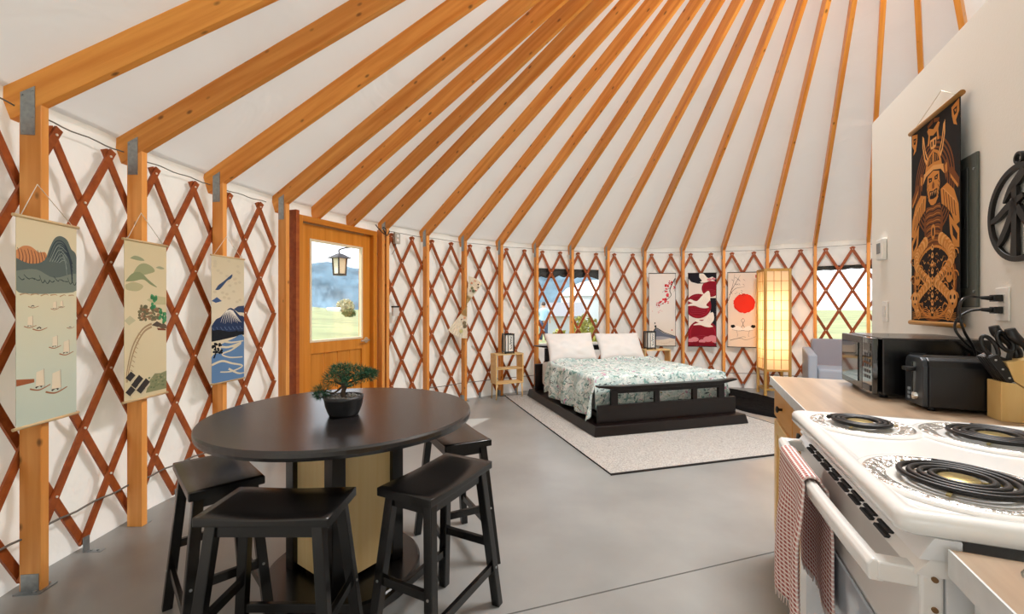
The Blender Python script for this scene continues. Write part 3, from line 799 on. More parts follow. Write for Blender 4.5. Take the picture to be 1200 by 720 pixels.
# stools
def stool():
    t = thing('saddle_stool', '', 'stool')
    m = MB()
    def st(u, v): 
        x, y = (u-.5)*.42, (v-.5)*.24; return (x, y, .604-.005*cos((u-.5)*PI)**2)
    m.grid(st, 16, 4); m.grid(lambda u, v: ((u-.5)*.42, (v-.5)*.24, .575), 16, 4)
    for (f_) in (lambda u: (u, 0), lambda u: (u, 1), lambda u: (0, u), lambda u: (1, u)):
        def sd(u, v, f_=f_):
            a, b_ = f_(u); x, y, z = st(a, b_); return (x, y, .575+(z-.575)*v)
        m.grid(sd, 16, 1, smooth=False)
    bmesh.ops.remove_doubles(m.bm, verts=m.bm.verts, dist=.0005)
    m.build('seat', M_black, t, bevel=.005)
    tp, ft = (.165, .085), (.222, .137)
    P = lambda sx_, sy_, z: Vector((sx_*(ft[0]+(tp[0]-ft[0])*z/.58), sy_*(ft[1]+(tp[1]-ft[1])*z/.58), z))
    for sx_ in (-1, 1):
        for sy_ in (-1, 1):
            m = MB(); a, b_ = P(sx_, sy_, 0), P(sx_, sy_, .577)
            h = .0175
            m.hexa([a+Vector(q) for q in ((-h,-h,0),(h,-h,0),(h,h,0),(-h,h,0))]+[b_+Vector(q) for q in ((-h,-h,0),(h,-h,0),(h,h,0),(-h,h,0))])
            m.build('leg', M_black, t, bevel=.003)
    for sy_ in (-1, 1):
        m = MB(); m.bar(P(-1, sy_, .555), P(1, sy_, .555), .018, .042, up=(0, 0, 1)); m.build('apron', M_black, t)
        m = MB(); m.bar(P(-1, sy_, .165), P(1, sy_, .165), .018, .032, up=(0, 0, 1)); m.build('stretcher', M_black, t, bevel=.002)
    for sx_ in (-1, 1):
        m = MB(); m.bar(P(sx_, -1, .27), P(sx_, 1, .27), .018, .032, up=(0, 0, 1)); m.build('stretcher', M_black, t, bevel=.002)
        m = MB(); m.bar(P(sx_, -1, .555), P(sx_, 1, .555), .018, .042, up=(0, 0, 1)); m.build('apron', M_black, t)
    for sx_ in (-1, 1):
        for sy_ in (-1, 1):
            m = MB(); p = P(sx_, sy_, .165); m.cyl(p+Vector((0, sy_*.016, 0)), p+Vector((0, sy_*.0195, 0)), .005, 8); m.build('screw', M_galv, t)
            m = MB(); p = P(sx_, sy_, .27); m.cyl(p+Vector((sx_*.016, 0, 0)), p+Vector((sx_*.0195, 0, 0)), .005, 8); m.build('screw', M_galv, t)
    t['group'] = 'black saddle stools round the table'; return t
st0 = stool()
spots = [(-.772, 1.438, 0, 'black saddle stool at the front of the table, nearest the camera, seat face on'),
         (-.285, 1.68, math.radians(62.8), 'black saddle stool at the front right of the table, standing clear on the grey floor'),
         (-1.18, 1.723, math.radians(134), 'black saddle stool at the left of the table, behind the nearest stool'),
         (-.30, 2.243, math.radians(117), 'black saddle stool at the far right, its seat tucked partly under the table edge')]
for i, (x, y, a, lb) in enumerate(spots):
    o = st0 if i == 0 else dup(st0)
    o.location = (x, y, 0); o.rotation_euler = (0, 0, a); o['label'] = lb

# ------------------------------------------------------------------ kitchen: counter, cabinets, range
M_lam = wood('grey oak laminate', '8A7460', 'BBA389', rough=.28, scale=.8, knots=False, stretch=.07, contrast=(.25, .8))
M_lamedge = mat('pale laminate edge', 'DADCDC', .35, var=.08, vscale=25)
M_pine = wood('pine', 'DDAA5A', 'EBC583', rough=.4, knots=True, stretch=.05)
M_pinev = wood('pine upright', 'DDB06A', 'EACB90', rough=.4, knots=False, axis=2, stretch=.05)
M_orange = wood('orange pine', 'C98A3C', 'DDA458', rough=.4, knots=False, stretch=.05)
M_enam = mat('white enamel', 'EEECE8', .16, spec=.55, coat=.3)
M_enams = mat('white enamel panel', 'E6E6E6', .3)
kt = lambda name, label, cat, s, v, z=0, drz=0: thing(name, label, cat, K(s, v, z), RZK+drz)
# local frame: x along the counter (away), y = -v (towards the aisle)
CT = .90
def counter(label, s0, s1, hole=None):
    t = kt('worktop', label, 'worktop', s0, 0, 0); L = s1-s0; v1 = WV-.004
    m = MB()
    if hole:
        h0, h1, a, b_ = hole[0]-s0, hole[1]-s0, hole[2], hole[3]
        m.box((h0/2, -v1/2, CT-.019), (h0, v1, .038)); m.box(((h1+L)/2, -v1/2, CT-.019), (L-h1, v1, .038))
        m.box(((h0+h1)/2, -a/2, CT-.019), (h1-h0, a, .038)); m.box(((h0+h1)/2, -(b_+v1)/2, CT-.019), (h1-h0, v1-b_, .038))
    else: m.box((L/2, -v1/2, CT-.019), (L, v1, .038))
    m.build('slab', M_lam, t)
    m = MB(); m.box((L/2, .0015, CT-.0195), (L, .003, .039)); m.build('front_edge', M_lamedge, t)
    m = MB(); x_ = L+.0015 if s0 > .3 else -.0015
    m.box((x_, -v1/2, CT-.0195), (.003, v1, .039)); m.build('end_edge', M_lamedge, t)
    return t
S0, S1 = -.030, .700
counter('long wood look worktop with microwave and toaster, beyond the stove', S1+.004, 1.690)
counter('wood look worktop with the sink, nearest the camera at bottom right', -1.35, S0-.012, hole=(-.62, -.066, .066, .50))
def cabinet(label, s0, s1, drawers, doors, ch=.86):
    t = kt('base_cabinet', label, 'cabinet', s0, .03, 0); L = s1-s0; D = WV-.06
    m = MB(); m.box((L/2, -D/2-.03, (.1+ch)/2), (L, D-.06, ch-.1)); m.box((L/2, -D/2-.05, .05), (L, D-.12, .10))
    m.build('carcass', M_pinev, t, bevel=.002)
    m = MB()
    m.box((L/2, -.01, .845), (L, .02, .03)); m.box((L/2, -.01, .70), (L, .02, .03)); m.box((L/2, -.01, .115), (L, .02, .03))
    for x in (.02, L-.02): m.box((x, -.01, .48), (.04, .02, .70))
    m.build('face_frame', M_pinev, t)
    wd = (L-.03)/drawers
    for i in range(drawers):
        x = .015+wd*(i+.5); m = MB(); m.box((x, .010, .785), (wd-.012, .018, .145)); d_ = m.build('drawer', M_orange, t, bevel=.004)
        m = MB(); m.lathe([(0, 0), (.006, 0), (.006, .012), (.015, .017), (.015, .024), (0, .027)], 16)
        k = m.build('knob', M_blackgl, d_, loc=(x, .019, .785)); k.rotation_euler = (-PI/2, 0, 0)
    wd = (L-.03)/doors
    for i in range(doors):
        x = .015+wd*(i+.5); m = MB()
        m.box((x-wd/2+.035, .010, .41), (.058, .018, .57)); m.box((x+wd/2-.035, .010, .41), (.058, .018, .57))
        m.box((x, .010, .665), (wd-.128, .018, .06)); m.box((x, .010, .155), (wd-.128, .018, .06)); m.box((x, .004, .41), (wd-.12, .010, .46))
        d_ = m.build('door', M_pinev, t, bevel=.003)
        m = MB(); m.lathe([(0, 0), (.006, 0), (.006, .012), (.015, .017), (.015, .024), (0, .027)], 16)
        k = m.build('knob', M_blackgl, d_, loc=(x-wd/2+.035, .019, .62)); k.rotation_euler = (-PI/2, 0, 0)
    return t
cabinet('pine base cabinet with orange drawer under the far worktop', S1+.010, 1.670, 2, 2)
cabinet('pine base cabinet under the sink worktop, bottom right corner', -1.33, -.125, 3, 3, .70)
t = kt('filler_panel', 'white upright filler strip between the stove and the near pine cabinet', 'panel', -.083, .02)
m = MB(); m.box((0, -.02, .43), (.06, .04, .858)); m.build('panel', M_enams, t, bevel=.003)
m = MB(); m.box((.036, -.05, .43), (.006, .06, .858)); m.build('side_strip', M_enams, t)

# the range
RNG = math.radians(1.8)
rg = kt('electric_range', 'white electric coil stove with towel on its oven handle', 'stove', S0+.004, 0, 0, RNG)
RL = .715; RD_ = .60
CTZ = .938
m = MB()
m.box((RL/2, -RD_/2+.012, .45), (RL-.01, RD_-.03, .82)); m.build('body', M_enams, rg, bevel=.003)
# cooktop: a pan with soft rim
m = MB()
y0, y1 = .055, -RD_+.02
rim = [(-.002, y0), (RL+.002, y0), (RL+.002, y1), (-.002, y1)]
def inset(d, z): return [Vector((rim[0][0]+d, rim[0][1]-d, z)), Vector((rim[1][0]-d, rim[1][1]-d, z)), Vector((rim[2][0]-d, rim[2][1]+d, z)), Vector((rim[3][0]+d, rim[3][1]+d, z))]
def rounded(d, z, r=.022, n=5):
    q = inset(d, z); out = []
    rr = max(.004, r-d*.3)
    for i, (ax, ay) in enumerate(((1, -1), (-1, -1), (-1, 1), (1, 1))):
        c_ = q[i]+Vector((ax*rr, ay*rr, 0))
        st_ = {0: PI, 1: PI/2, 2: 0, 3: -PI/2}[i]
        for k in range(n+1):
            a = st_-PI/2*k/n; out.append(m.bm.verts.new((c_.x+rr*cos(a), c_.y+rr*sin(a), z)))
    return out
lv = [(.006, .906), (0, .910), (0, .928), (.004, .936), (.012, .940), (.024, .9395), (.034, .934), (.042, .932)]
rings = [rounded(d, z) for d, z in lv]
for A, B in zip(rings, rings[1:]):
    for k in range(len(A)):
        f = m.bm.faces.new([A[k], A[(k+1) % len(A)], B[(k+1) % len(B)], B[k]]); f.smooth = True
m.bm.faces.new(rings[-1]); m.bm.faces.new(rings[0][::-1])
m.build('cooktop', M_enam, rg)
m = MB(); m.box((RL/2, -RD_-.001, 1.00), (RL, .035, .18)); m.build('back_guard', M_enam, rg, bevel=.008)
M_foil = mat('crinkled foil', 'D8D5CE', .25, .9, bump=.9, bscale=55)
M_coil = mat('burner coil', '171413', .45, .3)
M_brass = mat('brassy cap', '9C8A58', .35, .8)
for i, (bx, by, br) in enumerate(((.185, -.100, .100), (.595, -.082, .076), (.565, -.335, .098), (.185, -.345, .078))):
    pz = CTZ-.005
    g = MB(); 
    prof = [(br+.040, .000), (br+.034, .006), (br+.026, .007), (br+.016, .004), (br+.004, -.001), (br*.75, -.003), (.03, -.003), (0, -.003)]
    n_ = 72
    def dp(u, v, prof=prof, br=br, i=i):
        k = v*(len(prof)-1); a = int(min(k, len(prof)-2)); f_ = k-a
        r = prof[a][0]*(1-f_)+prof[a+1][0]*f_; z = prof[a][1]*(1-f_)+prof[a+1][1]*f_
        if br+.002 < r < br+.03: z += .0022*mnoise.noise((u*70, v*22, i))
        return (r*cos(2*PI*u), r*sin(2*PI*u), z)
    g.grid(lambda u, v: dp(u, min(v, .36)), n_, 14, mi=0, wrap=True)
    g.grid(lambda u, v: dp(u, .36+v*.64), n_, 8, mi=1, wrap=True)
    bo = g.build('burner', [M_foil if 1 else M_enam, M_foil], rg, loc=(bx, by, pz))
    g = MB(); g.lathe([(br+.05, -.0005), (br+.046, .005), (br+.038, .0065), (br+.034, .004)], 64); g.build('raised_ring', M_enam, bo)
    g = MB(); turns = 4.0 if br > .09 else 3.2; pts = []
    for k in range(int(turns*40)+1):
        a = k/40*2*PI; r = .034+(br-.007-.034)*k/(turns*40); pts.append((r*cos(a), r*sin(a), .012))
    g.tube(pts, .0052, 8); g.build('coil', M_coil, bo)
    g = MB(); g.lathe([(0, .013), (.026, .013), (.030, .010), (.030, .006)], 24)
    for q in range(3):
        a = q*2*PI/3+.5; g.bar((.02*cos(a), .02*sin(a), .007), ((br+.004)*cos(a), (br+.004)*sin(a), .007), .006, .003)
    g.build('coil_support', M_brass, bo)
# front: vent strip, door, handle, drawer
m = MB(); m.hexa([(.0, -.02, .872), (RL, -.02, .872), (RL, .030, .872), (0, .030, .872), (.0, -.02, .906), (RL, -.02, .906), (RL, .012, .906), (0, .012, .906)])
m.build('front_strip', M_enams, rg)
DY = .032
m = MB()
m.hexa([(0, 0, .27), (RL, 0, .27), (RL, DY, .27), (0, DY, .27), (0, 0, .850), (RL, 0, .850), (RL, DY-.004, .850), (0, DY-.004, .850)])
dr = m.build('oven_door', M_enam, rg, bevel=.004)
m = MB(); m.hexa([(.0, -.012, .848), (RL, -.012, .848), (RL, DY+.002, .848), (0, DY+.002, .848), (0, -.012, .874), (RL, -.012, .874), (RL, .016, .874), (0, .016, .874)])
m.build('door_top', M_enam, dr)
m = MB()
for gi in range(8):
    for row in range(3):
        x0 = .10+gi*.066; k = row/2
        m.hexa([(x0, DY-.006-.014*(k), .8530+.0085*row), (x0+.050, DY-.006-.014*k, .8530+.0085*row), (x0+.050, DY+.006-.0110*k-.001, .8530+.0085*row), (x0, DY+.006-.011*k-.001, .8530+.0085*row),
                (x0, DY-.006-.014*k, .8570+.0085*row), (x0+.050, DY-.006-.014*k, .8570+.0085*row), (x0+.050, DY+.004-.0110*k-.001, .8570+.0085*row), (x0, DY+.004-.011*k-.001, .8570+.0085*row)])
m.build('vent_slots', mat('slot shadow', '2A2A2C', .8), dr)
m = MB(); m.box((RL/2, DY+.002, .53), (RL-.20, .006, .31)); m.build('window_glass', mat('oven glass', 'B9C4CE', .12, coat=.5), dr, bevel=.02, seg=3)
for z in (.845, .80):
    m = MB(); m.cyl((-.0035, .012, z), (.002, .012, z), .004, 10); m.build('side_screw', mat('rusty screw', '8A6A48', .5, .6), dr)
m = MB()
HYo = .078
pts = []
for k in range(25):
    u = k/24; bow = .010*sin(u*PI); pts.append((.012+u*(RL-.024), HYo+bow))
pr = None
for x, y in pts:
    r = [m.bm.verts.new((x, y+a, .838+b_)) for a, b_ in ((-.011, -.018), (.009, -.018), (.012, .008), (.004, .017), (-.011, .014))]
    if pr:
        for k in range(5): m.bm.faces.new([pr[k], pr[(k+1) % 5], r[(k+1) % 5], r[k]])
    else: m.bm.faces.new(r[::-1])
    pr = r
m.bm.faces.new(pr)
for x in (.024, RL-.024): m.box((x, (HYo+DY)/2-.004, .838), (.030, HYo-DY+.006, .030))
m.build('handle', M_enam, dr, bevel=.003)
m = MB(); m.box((RL/2, .012, .165), (RL-.008, .035, .185)); m.box((RL/2, .032, .235), (RL*.6, .012, .02)); m.build('drawer', M_enam, rg, bevel=.006)
m = MB(); m.box((RL/2, -.05, .035), (RL-.06, .02, .07)); m.build('kick_plate', M_blackgl, rg)

# sink
M_ss = mat('stainless', 'B9B2A6', .25, .95)
t = kt('kitchen_sink', 'stainless sink let into the near worktop, only its rim corner showing', 'sink', -.62, .066, 0)
m = MB(); LX, LY = .554, .434; x0, x1, yy0, yy1 = -.016, LX+.016, .016, -LY-.016
def rr(d, z, r): 
    out = []
    for cx_, cy_, st_ in ((x1-d-r, yy0-d-r, PI/2), (x1-d-r, yy1+d+r, 0), (x0+d+r, yy1+d+r, -PI/2), (x0+d+r, yy0-d-r, -PI)):
        for k in range(7):
            a = st_-PI/2*k/6; out.append(m.bm.verts.new((cx_+r*cos(a), cy_+r*sin(a), z)))
    return out
rings = [rr(0, CT+.0005, .05), rr(.003, CT+.004, .05), rr(.0175, CT+.004, .048), rr(.020, CT-.004, .045), rr(.030, CT-.16, .04), rr(.06, CT-.175, .03)]
for A, B in zip(rings, rings[1:]):
    for k in range(len(A)):
        f = m.bm.faces.new([A[k], A[(k+1) % len(A)], B[(k+1) % len(B)], B[k]]); f.smooth = True
m.bm.faces.new(rings[-1]); m.build('basin', M_ss, t)
m = MB(); m.lathe([(0, CT-.172), (.035, CT-.172), (.04, CT-.176)], 24, (LX/2, -LY/2, 0)); m.build('drain', M_dark, t)

# ------------------------------------------------------------------ things on the worktop
kp = lambda name, label, cat, s, v, z=CT: thing(name, label, cat, K(s, v, z), RZW)      # local x right, local y to the wall
M_mw = mat('gloss black case', '0A0A0B', .22, spec=.6)
M_mwgl = mat('black door glass', '070708', .06, spec=.8, coat=.6)
# microwave: front face looks to the aisle; local x from near (right) to far is negative
t = kp('microwave', 'black microwave at the far end of the worktop', 'microwave', 1.42, .286)
MWW, MWD, MWH = .40, .335, .222
m = MB(); m.box((0, MWD/2+.012, .012+MWH/2), (MWW, MWD-.024, MWH)); b_ = m.build('case', M_mw, t, bevel=.006)
m = MB()
for x in (-.16, .16):
    for y in (.04, MWD-.04): m.cyl((x, y, 0), (x, y, .013), .014, 12)
m.build('foot', M_blackgl, t)
m = MB(); m.box((-.058, .006, .012+MWH/2), (MWW-.118, .022, MWH-.004)); d_ = m.build('door', M_mw, t, bevel=.005)
m = MB(); m.box((-.068, -.006, .012+MWH/2), (MWW-.19, .004, MWH-.06)); m.build('door_window', M_mwgl, d_)
m = MB(); m.box((.142, .004, .012+MWH/2), (.112, .020, MWH-.004)); p = m.build('control_panel', M_mwgl, t, bevel=.004)
m = MB(); m.box((.142, -.0065, .195), (.075, .002, .028)); m.build('display', mat('dim display', '1C2420', .2), p)
M_key = mat('grey key', '3A3C40', .4)
for r in range(5):
    for c in range(3):
        m = MB(); m.box((.118+c*.024, -.0068, .165-r*.022), (.017, .002, .012)); m.build('key', M_key, p)
m = MB(); m.box((.142, -.0075, .035), (.08, .006, .024)); m.build('open_button', M_key, p, bevel=.002)
m = MB(); m.box((MWW/2+.001, .13, .012+MWH*.47), (.003, .045, .13)); m.build('side_vent', mat('vent grey', '26282C', .5), b_)
# toaster: narrow lever end to the aisle
t = kp('toaster', 'black two slice toaster standing beside the microwave', 'toaster', 1.102, .362)
TWd, TL, THh = .150, .262, .180
m = MB()
def tsec(k): return [(x*k, z) for x, z in ((-TWd/2, .012), (TWd/2, .012), (TWd/2, THh-.03), (TWd/2-.008, THh-.010), (TWd/2-.025, THh), (-TWd/2+.025, THh), (-TWd/2+.008, THh-.010), (-TWd/2, THh-.03))]
m.prism(tsec(1), .014, TL); b_ = m.build('body', mat('satin black shell', '0C0C0E', .28), t, bevel=.004)
m = MB(); m.prism(tsec(.93), 0, .016); m.build('end_cap', mat('dark grey end', '2A3036', .3), t, bevel=.004)
m = MB()
for x in (-.03, .03): m.box((x, TL/2, THh-.0005), (.026, TL-.07, .003))
m.build('bread_slot', mat('slot metal', '5B5852', .35, .8), b_)
m = MB(); m.box((0, -.001, .10), (.012, .004, .12)); m.build('lever_track', mat('chrome', 'D5D5D2', .12, 1), t)
m = MB(); m.box((0, -.014, .135), (.040, .026, .014)); m.build('lever', M_blackgl, t, bevel=.003)
m = MB(); m.lathe([(.014, 0), (.014, .012), (.010, .016), (0, .016)], 16); k = m.build('dial', mat('chrome', 'D5D5D2'), t, loc=(.028, .0, .045)); k.rotation_euler = (PI/2, 0, 0)
m = MB()
for z in (.03, .045, .06): m.box((-.030, -.001, z), (.016, .006, .009))
m.build('button', mat('pale button', '9AA4AC', .3), t)
m = MB()
for x in (-.05, .05):
    for y in (.03, TL-.03): m.cyl((x, y, 0), (x, y, .013), .010, 10)
m.build('foot', M_blackgl, t)
# knife block
M_block = wood('beech block', 'DDB46C', 'EBCB8C', rough=.45, knots=False, axis=2, stretch=.06)
kb = kp('knife_block', 'pale wooden knife block at the right edge of the worktop', 'knife block', .985, .517)
m = MB(); BWd = .072
def yz(poly, x0, x1, mi=0):
    A = [m.bm.verts.new((x0, y, z)) for y, z in poly]; B = [m.bm.verts.new((x1, y, z)) for y, z in poly]; n = len(poly)
    m.bm.faces.new(A); m.bm.faces.new(B[::-1])
    for i in range(n): m.bm.faces.new([A[i], B[i], B[(i+1) % n], A[(i+1) % n]])
yz([(0, 0), (.060, 0), (.060, .098), (.036, .118), (0, .122)], -BWd/2, BWd/2); m.build('front_step', M_block, kb, bevel=.002)
m = MB(); yz([(.062, 0), (.112, 0), (.085, .20), (.012, .182), (.030, .126), (.062, .100)], -BWd/2, BWd/2); m.build('slanted_block', M_block, kb, bevel=.002)
M_hand = mat('black knife handle', '0E0E10', .3); M_riv = mat('rivet', 'C8C8C8', .3, .9)
ln = Vector((0, -.50, .866)).normalized()
for i in range(5):
    x = -.028+i*.014
    t = kp('steak_knife', ['steak knife, farthest of the row slotted in the low step of the knife block', 'steak knife, second farthest in the row on the low step of the knife block', 'steak knife in the middle of the row on the low step of the knife block',
        'steak knife, second nearest in the row on the low step of the knife block', 'steak knife, nearest of the row slotted in the low step of the knife block'][i], 'knife', .985, .517)
    t['group'] = 'steak knives in the low step'
    b0 = Vector((x, .028, .121)); m = MB(); m.bar(b0, b0+ln*.092, .011, .026, up=(0, .5, 1)); h_ = m.build('handle', M_hand, t, bevel=.003)
    m = MB()
    for q in (.016, .046, .078): m.cyl(b0+ln*q-Vector((.0064, 0, 0)), b0+ln*q+Vector((.0064, 0, 0)), .003, 8)
    m.build('rivet', M_riv, h_)
    m = MB(); m.bar(b0-ln*.035, b0+ln*.002, .002, .014, up=(0, .5, 1)); m.build('blade', mat('blade', 'C8CACC', .2, 1), t)
t = kp('kitchen_scissors', 'black handled scissors standing in the knife block above the steak knives', 'scissors', .985, .517)
b0 = Vector((.003, .028, .190)); s2 = Vector((0, -.42, .91)).normalized(); sd = Vector((0, .91, .42))
for sg, ln_ in ((-1, .058), (1, .052)):
    c_ = b0+s2*.050+sd*(sg*.020); m = MB()
    m.tube([c_+s2*(ln_*.62*cos(a))+sd*(.0145*sin(a)) for a in [2*PI*k/24 for k in range(24)]], .0062, 8, closed=True)
    m.bar(b0-s2*.008, c_-s2*ln_*.55, .010, .010, up=(1, 0, 0)); m.build('finger_loop', M_hand, t)
m = MB(); m.bar(b0-s2*.05, b0+s2*.0, .004, .022, up=(0, .4, 1)); m.build('blades', mat('blade', 'C8CACC'), t)
for i, (x, y0_, z0_, L_, lb) in enumerate(((-.020, .062, .190, .115, 'large kitchen knife with thick black handle, left of its twin in the slanted block'),
                                   (.026, .075, .188, .110, 'large kitchen knife with thick black handle, nearest the right picture edge'))):
    t = kp('chef_knife', lb, 'knife', .985, .517); t['group'] = 'large knives in the slanted block'
    b0 = Vector((x, y0_, z0_)); q = [tuple(b0+s2*(k*L_/5)+sd*(.008*sin(k*1.1))) for k in range(6)]
    m = MB(); m.tube(spl(q, 4), [.013+.002*sin(k*.5) for k in range(21)], 10); h_ = m.build('handle', M_hand, t)
    m = MB(); m.bar(b0-s2*.06, b0+s2*.004, .0025, .03, up=(0, .4, 1)); m.build('blade', mat('blade', 'C8CACC'), t)
# outlet, plugs and cords
WP = lambda s, z: K(s, WV-.001, z)
t = thing('wall_outlet', 'white double wall outlet behind the knife block', 'outlet', WP(1.195, 1.262), RZW)
m = MB(); m.box((0, -.003, 0), (.072, .006, .116)); m.build('cover_plate', mat('white plastic', 'F1EEE8', .35), t, bevel=.002)
m = MB()
for z in (-.02, .02): m.box((0, -.0065, z), (.034, .002, .030))
m.build('socket', mat('socket grey', 'D4D0C8', .35), t)
def cord(label, zp, pts, r=.0042):
    t = thing('power_plug', label, 'plug', WP(1.195, 1.262+zp), RZW)
    m = MB(); m.box((0, -.020, 0), (.028, .024, .024)); m.cyl((0, -.03, 0), (-.004, -.058, .002), .009, 10, r1=.006); m.build('plug_body', M_blackgl, t, bevel=.004)
    m = MB(); m.tube(spl(pts, 8), r, 8); m.build('cord', M_blackgl, t)
cord('black plug in the upper socket of the wall outlet, cord looping left', .022, [(-.004, -.056, .002), (.008, -.09, .006), (.032, -.125, -.010), (.046, -.135, -.06), (.042, -.12, -.12), (.012, -.08, -.19), (-.004, -.065, -.32)])
cord('black plug in the lower socket of the wall outlet, cord dropping behind the toaster', -.020, [(-.004, -.056, .002), (-.010, -.085, -.004), (-.002, -.12, -.03), (.006, -.13, -.07), (.006, -.10, -.12), (-.002, -.035, -.19), (-.004, -.020, -.30)])
# towel over the oven handle
m, n, b = base_mat('red check towel'); tcn = n.nodes.new('ShaderNodeTexCoord')
def wave(dirn, scale):
    q = n.nodes.new('ShaderNodeTexWave'); q.wave_type = 'BANDS'; q.bands_direction = dirn; q.inputs['Scale'].default_value = scale; q.inputs['Distortion'].default_value = .6
    n.links.new(tcn.outputs['UV'], q.inputs['Vector']); return q.outputs['Fac']
a1 = ramp(wave('X', 22), [(0, W0), (.75, W1_)], 'EASE'); a2 = ramp(wave('Y', 30), [(0, W0), (.70, W1_)], 'EASE')
mu = n.nodes.new('ShaderNodeMath'); mu.operation = 'MULTIPLY'; n.links.new(a1, mu.inputs[0]); n.links.new(a2, mu.inputs[1])
cc = n.nodes.new('ShaderNodeMix'); cc.data_type = 'RGBA'; n.links.new(a2, cc.inputs['Factor']); cc.inputs['A'].default_value = srgb('F1EAE5'); cc.inputs['B'].default_value = srgb('D9B4AC')
c3 = mixc(mu.outputs[0], cc.outputs['Result'], 'A2554F')
n.links.new(c3, b.inputs['Base Color']); b.inputs['Roughness'].default_value = .95; b.inputs['Specular IOR Level'].default_value = .1
M_towel = m
tw = thing('dish_towel', 'red and white checked dish towel hanging over the oven handle', 'towel', K(S0+.004, 0, 0), RZK+RNG)
bm = bmesh.new(); uvl = bm.loops.layers.uv.new('uv'); NU, NV = 40, 60
LF, LB_ = .335, .285; TT = LF+LB_+.07
def tow(u, v):
    s = v*TT
    wob = .010*sin(u*PI*3.1+.6)+.006*sin(u*11+v*5)
    if s < LF: y, z, k = .104, .846-(LF-s), min(1, (LF-s)/.12); y += wob*k+.012*k
    elif s < LF+.07:
        a = (s-LF)/.07*PI; y, z, k = .078+.010+.020*cos(a), .846+.018*sin(a), 0
    else: k = min(1, (s-LF-.07)/.12); y, z = .060-.010*k, .846-(s-LF-.07); y = max(.044, y+wob*k*.45)
    gather = 1-.20*math.exp(-((s-LF-.035)/.10)**2)
    x = .455+(u-.5)*.30*gather+(-.03 if s < LF else .01)*k+.012*sin(v*9)*k
    return (x, y, z, u*.30, s)
Vg = [[tow(i/NU, j/NV) for j in range(NV+1)] for i in range(NU+1)]; Vb = [[bm.verts.new(p[:3]) for p in row] for row in Vg]
for i in range(NU):
    for j in range(NV):
        f = bm.faces.new([Vb[i][j], Vb[i+1][j], Vb[i+1][j+1], Vb[i][j+1]]); f.smooth = True
        for lp, (p, q) in zip(f.loops, ((i, j), (i+1, j), (i+1, j+1), (i, j+1))): lp[uvl].uv = (Vg[p][q][3], Vg[p][q][4])
me = bpy.data.meshes.new('cloth'); bm.to_mesh(me); bm.free(); me.materials.append(M_towel)
o = bpy.data.objects.new('cloth', me); COL.objects.link(o); o.parent = tw
k = o.modifiers.new('s', 'SOLIDIFY'); k.thickness = .005; k.offset = 0
rng = random.Random(3)
for row, j in ((0, 0), (1, NV)):
    m = MB()
    for i in range(0, NU+1):
        p = Vector(Vg[i][j][:3]); m.tube([p, p+Vector((rng.uniform(-.003, .003), rng.uniform(-.002, .002), -.018))], .0016, 4)
    m.build('fringe', mat('towel fringe', 'E4D2CA', .95), tw)
# bonsai
t = thing('potted_bonsai', 'small green bonsai in a black pot on the round table', 'plant', (-.752, 1.925, .770))
m = MB(); m.lathe([(0, .002), (.056, .002), (.060, .0), (.066, .012), (.078, .045), (.082, .070), (.084, .074), (.084, .088), (.077, .088), (.074, .075), (0, .074)], 40)
m.build('pot', mat('black ceramic', '1B1C1E', .45, bump=.15, bscale=90), t)
rng = random.Random(11); m = MB()
for _ in range(150):
    a = rng.uniform(0, 2*PI); r = .072*math.sqrt(rng.random()); m.ball((r*cos(a), r*sin(a), .077+rng.uniform(0, .005)), rng.uniform(.004, .008), rng.uniform(.004, .008), rng.uniform(.003, .005), 6, 4)
m.build('pebbles', mat('grey pebbles', '8C8A86', .8, var=.5, vscale=60), t)
m = MB(); m.tube(spl([(0, 0, .075), (-.004, 0, .10), (.004, .003, .13), (-.004, 0, .16), (.004, 0, .19)]), [.011-.00018*k for k in range(25)], 10)
br = [(-.085, -.01, .118), (-.05, .02, .158), (.03, .0, .195), (.085, .01, .170), (-.02, -.02, .19), (.055, -.03, .15), (.045, .04, .185)]
for p in br: m.tube(spl([(0, 0, .135), (p[0]*.5, p[1]*.5, p[2]-.018), (p[0], p[1], p[2]-.008)], 5), [.006-.0003*k for k in range(11)], 6)
m.build('trunk', mat('bonsai bark', '4A3B2E', .8, bump=.3), t)
m = MB(); pads = [(-.095, -.01, .108, .042, .030), (-.055, .02, .158, .050, .030), (.0, 0, .205, .055, .030), (.055, .0, .195, .050, .030), (.105, .01, .175, .042, .028), (-.02, -.02, .188, .05, .028), (.045, -.03, .160, .04, .022), (-.03, .03, .20, .05, .025), (-.11, .01, .09, .028, .02), (.07, .04, .185, .04, .025), (.12, 0, .188, .03, .02)]
for cx_, cy_, cz_, rx_, rz_ in pads:
    for _ in range(420):
        a = rng.uniform(0, 2*PI); b_ = math.acos(rng.uniform(-1, 1)); k = rng.uniform(.35, 1)
        c_ = Vector((cx_+rx_*k*sin(b_)*cos(a), cy_+rx_*k*sin(b_)*sin(a), cz_+rz_*k*cos(b_)))
        d = Vector((sin(b_)*cos(a)+rng.uniform(-.5, .5), sin(b_)*sin(a)+rng.uniform(-.5, .5), cos(b_)+rng.uniform(-.2, .6))).normalized()
        e = d.cross(Vector((rng.uniform(-1, 1), rng.uniform(-1, 1), rng.uniform(-1, 1)))).normalized(); L_ = rng.uniform(.012, .022)
        vs = [m.bm.verts.new(c_-e*.0013), m.bm.verts.new(c_+e*.0013), m.bm.verts.new(c_+d*L_)]
        f = m.bm.faces.new(vs); f.material_index = rng.choice((0, 0, 1))
m.build('foliage', [mat('pine green', '1F4A33', .7), mat('pine light green', '3A6E48', .7)], t, norm=False)

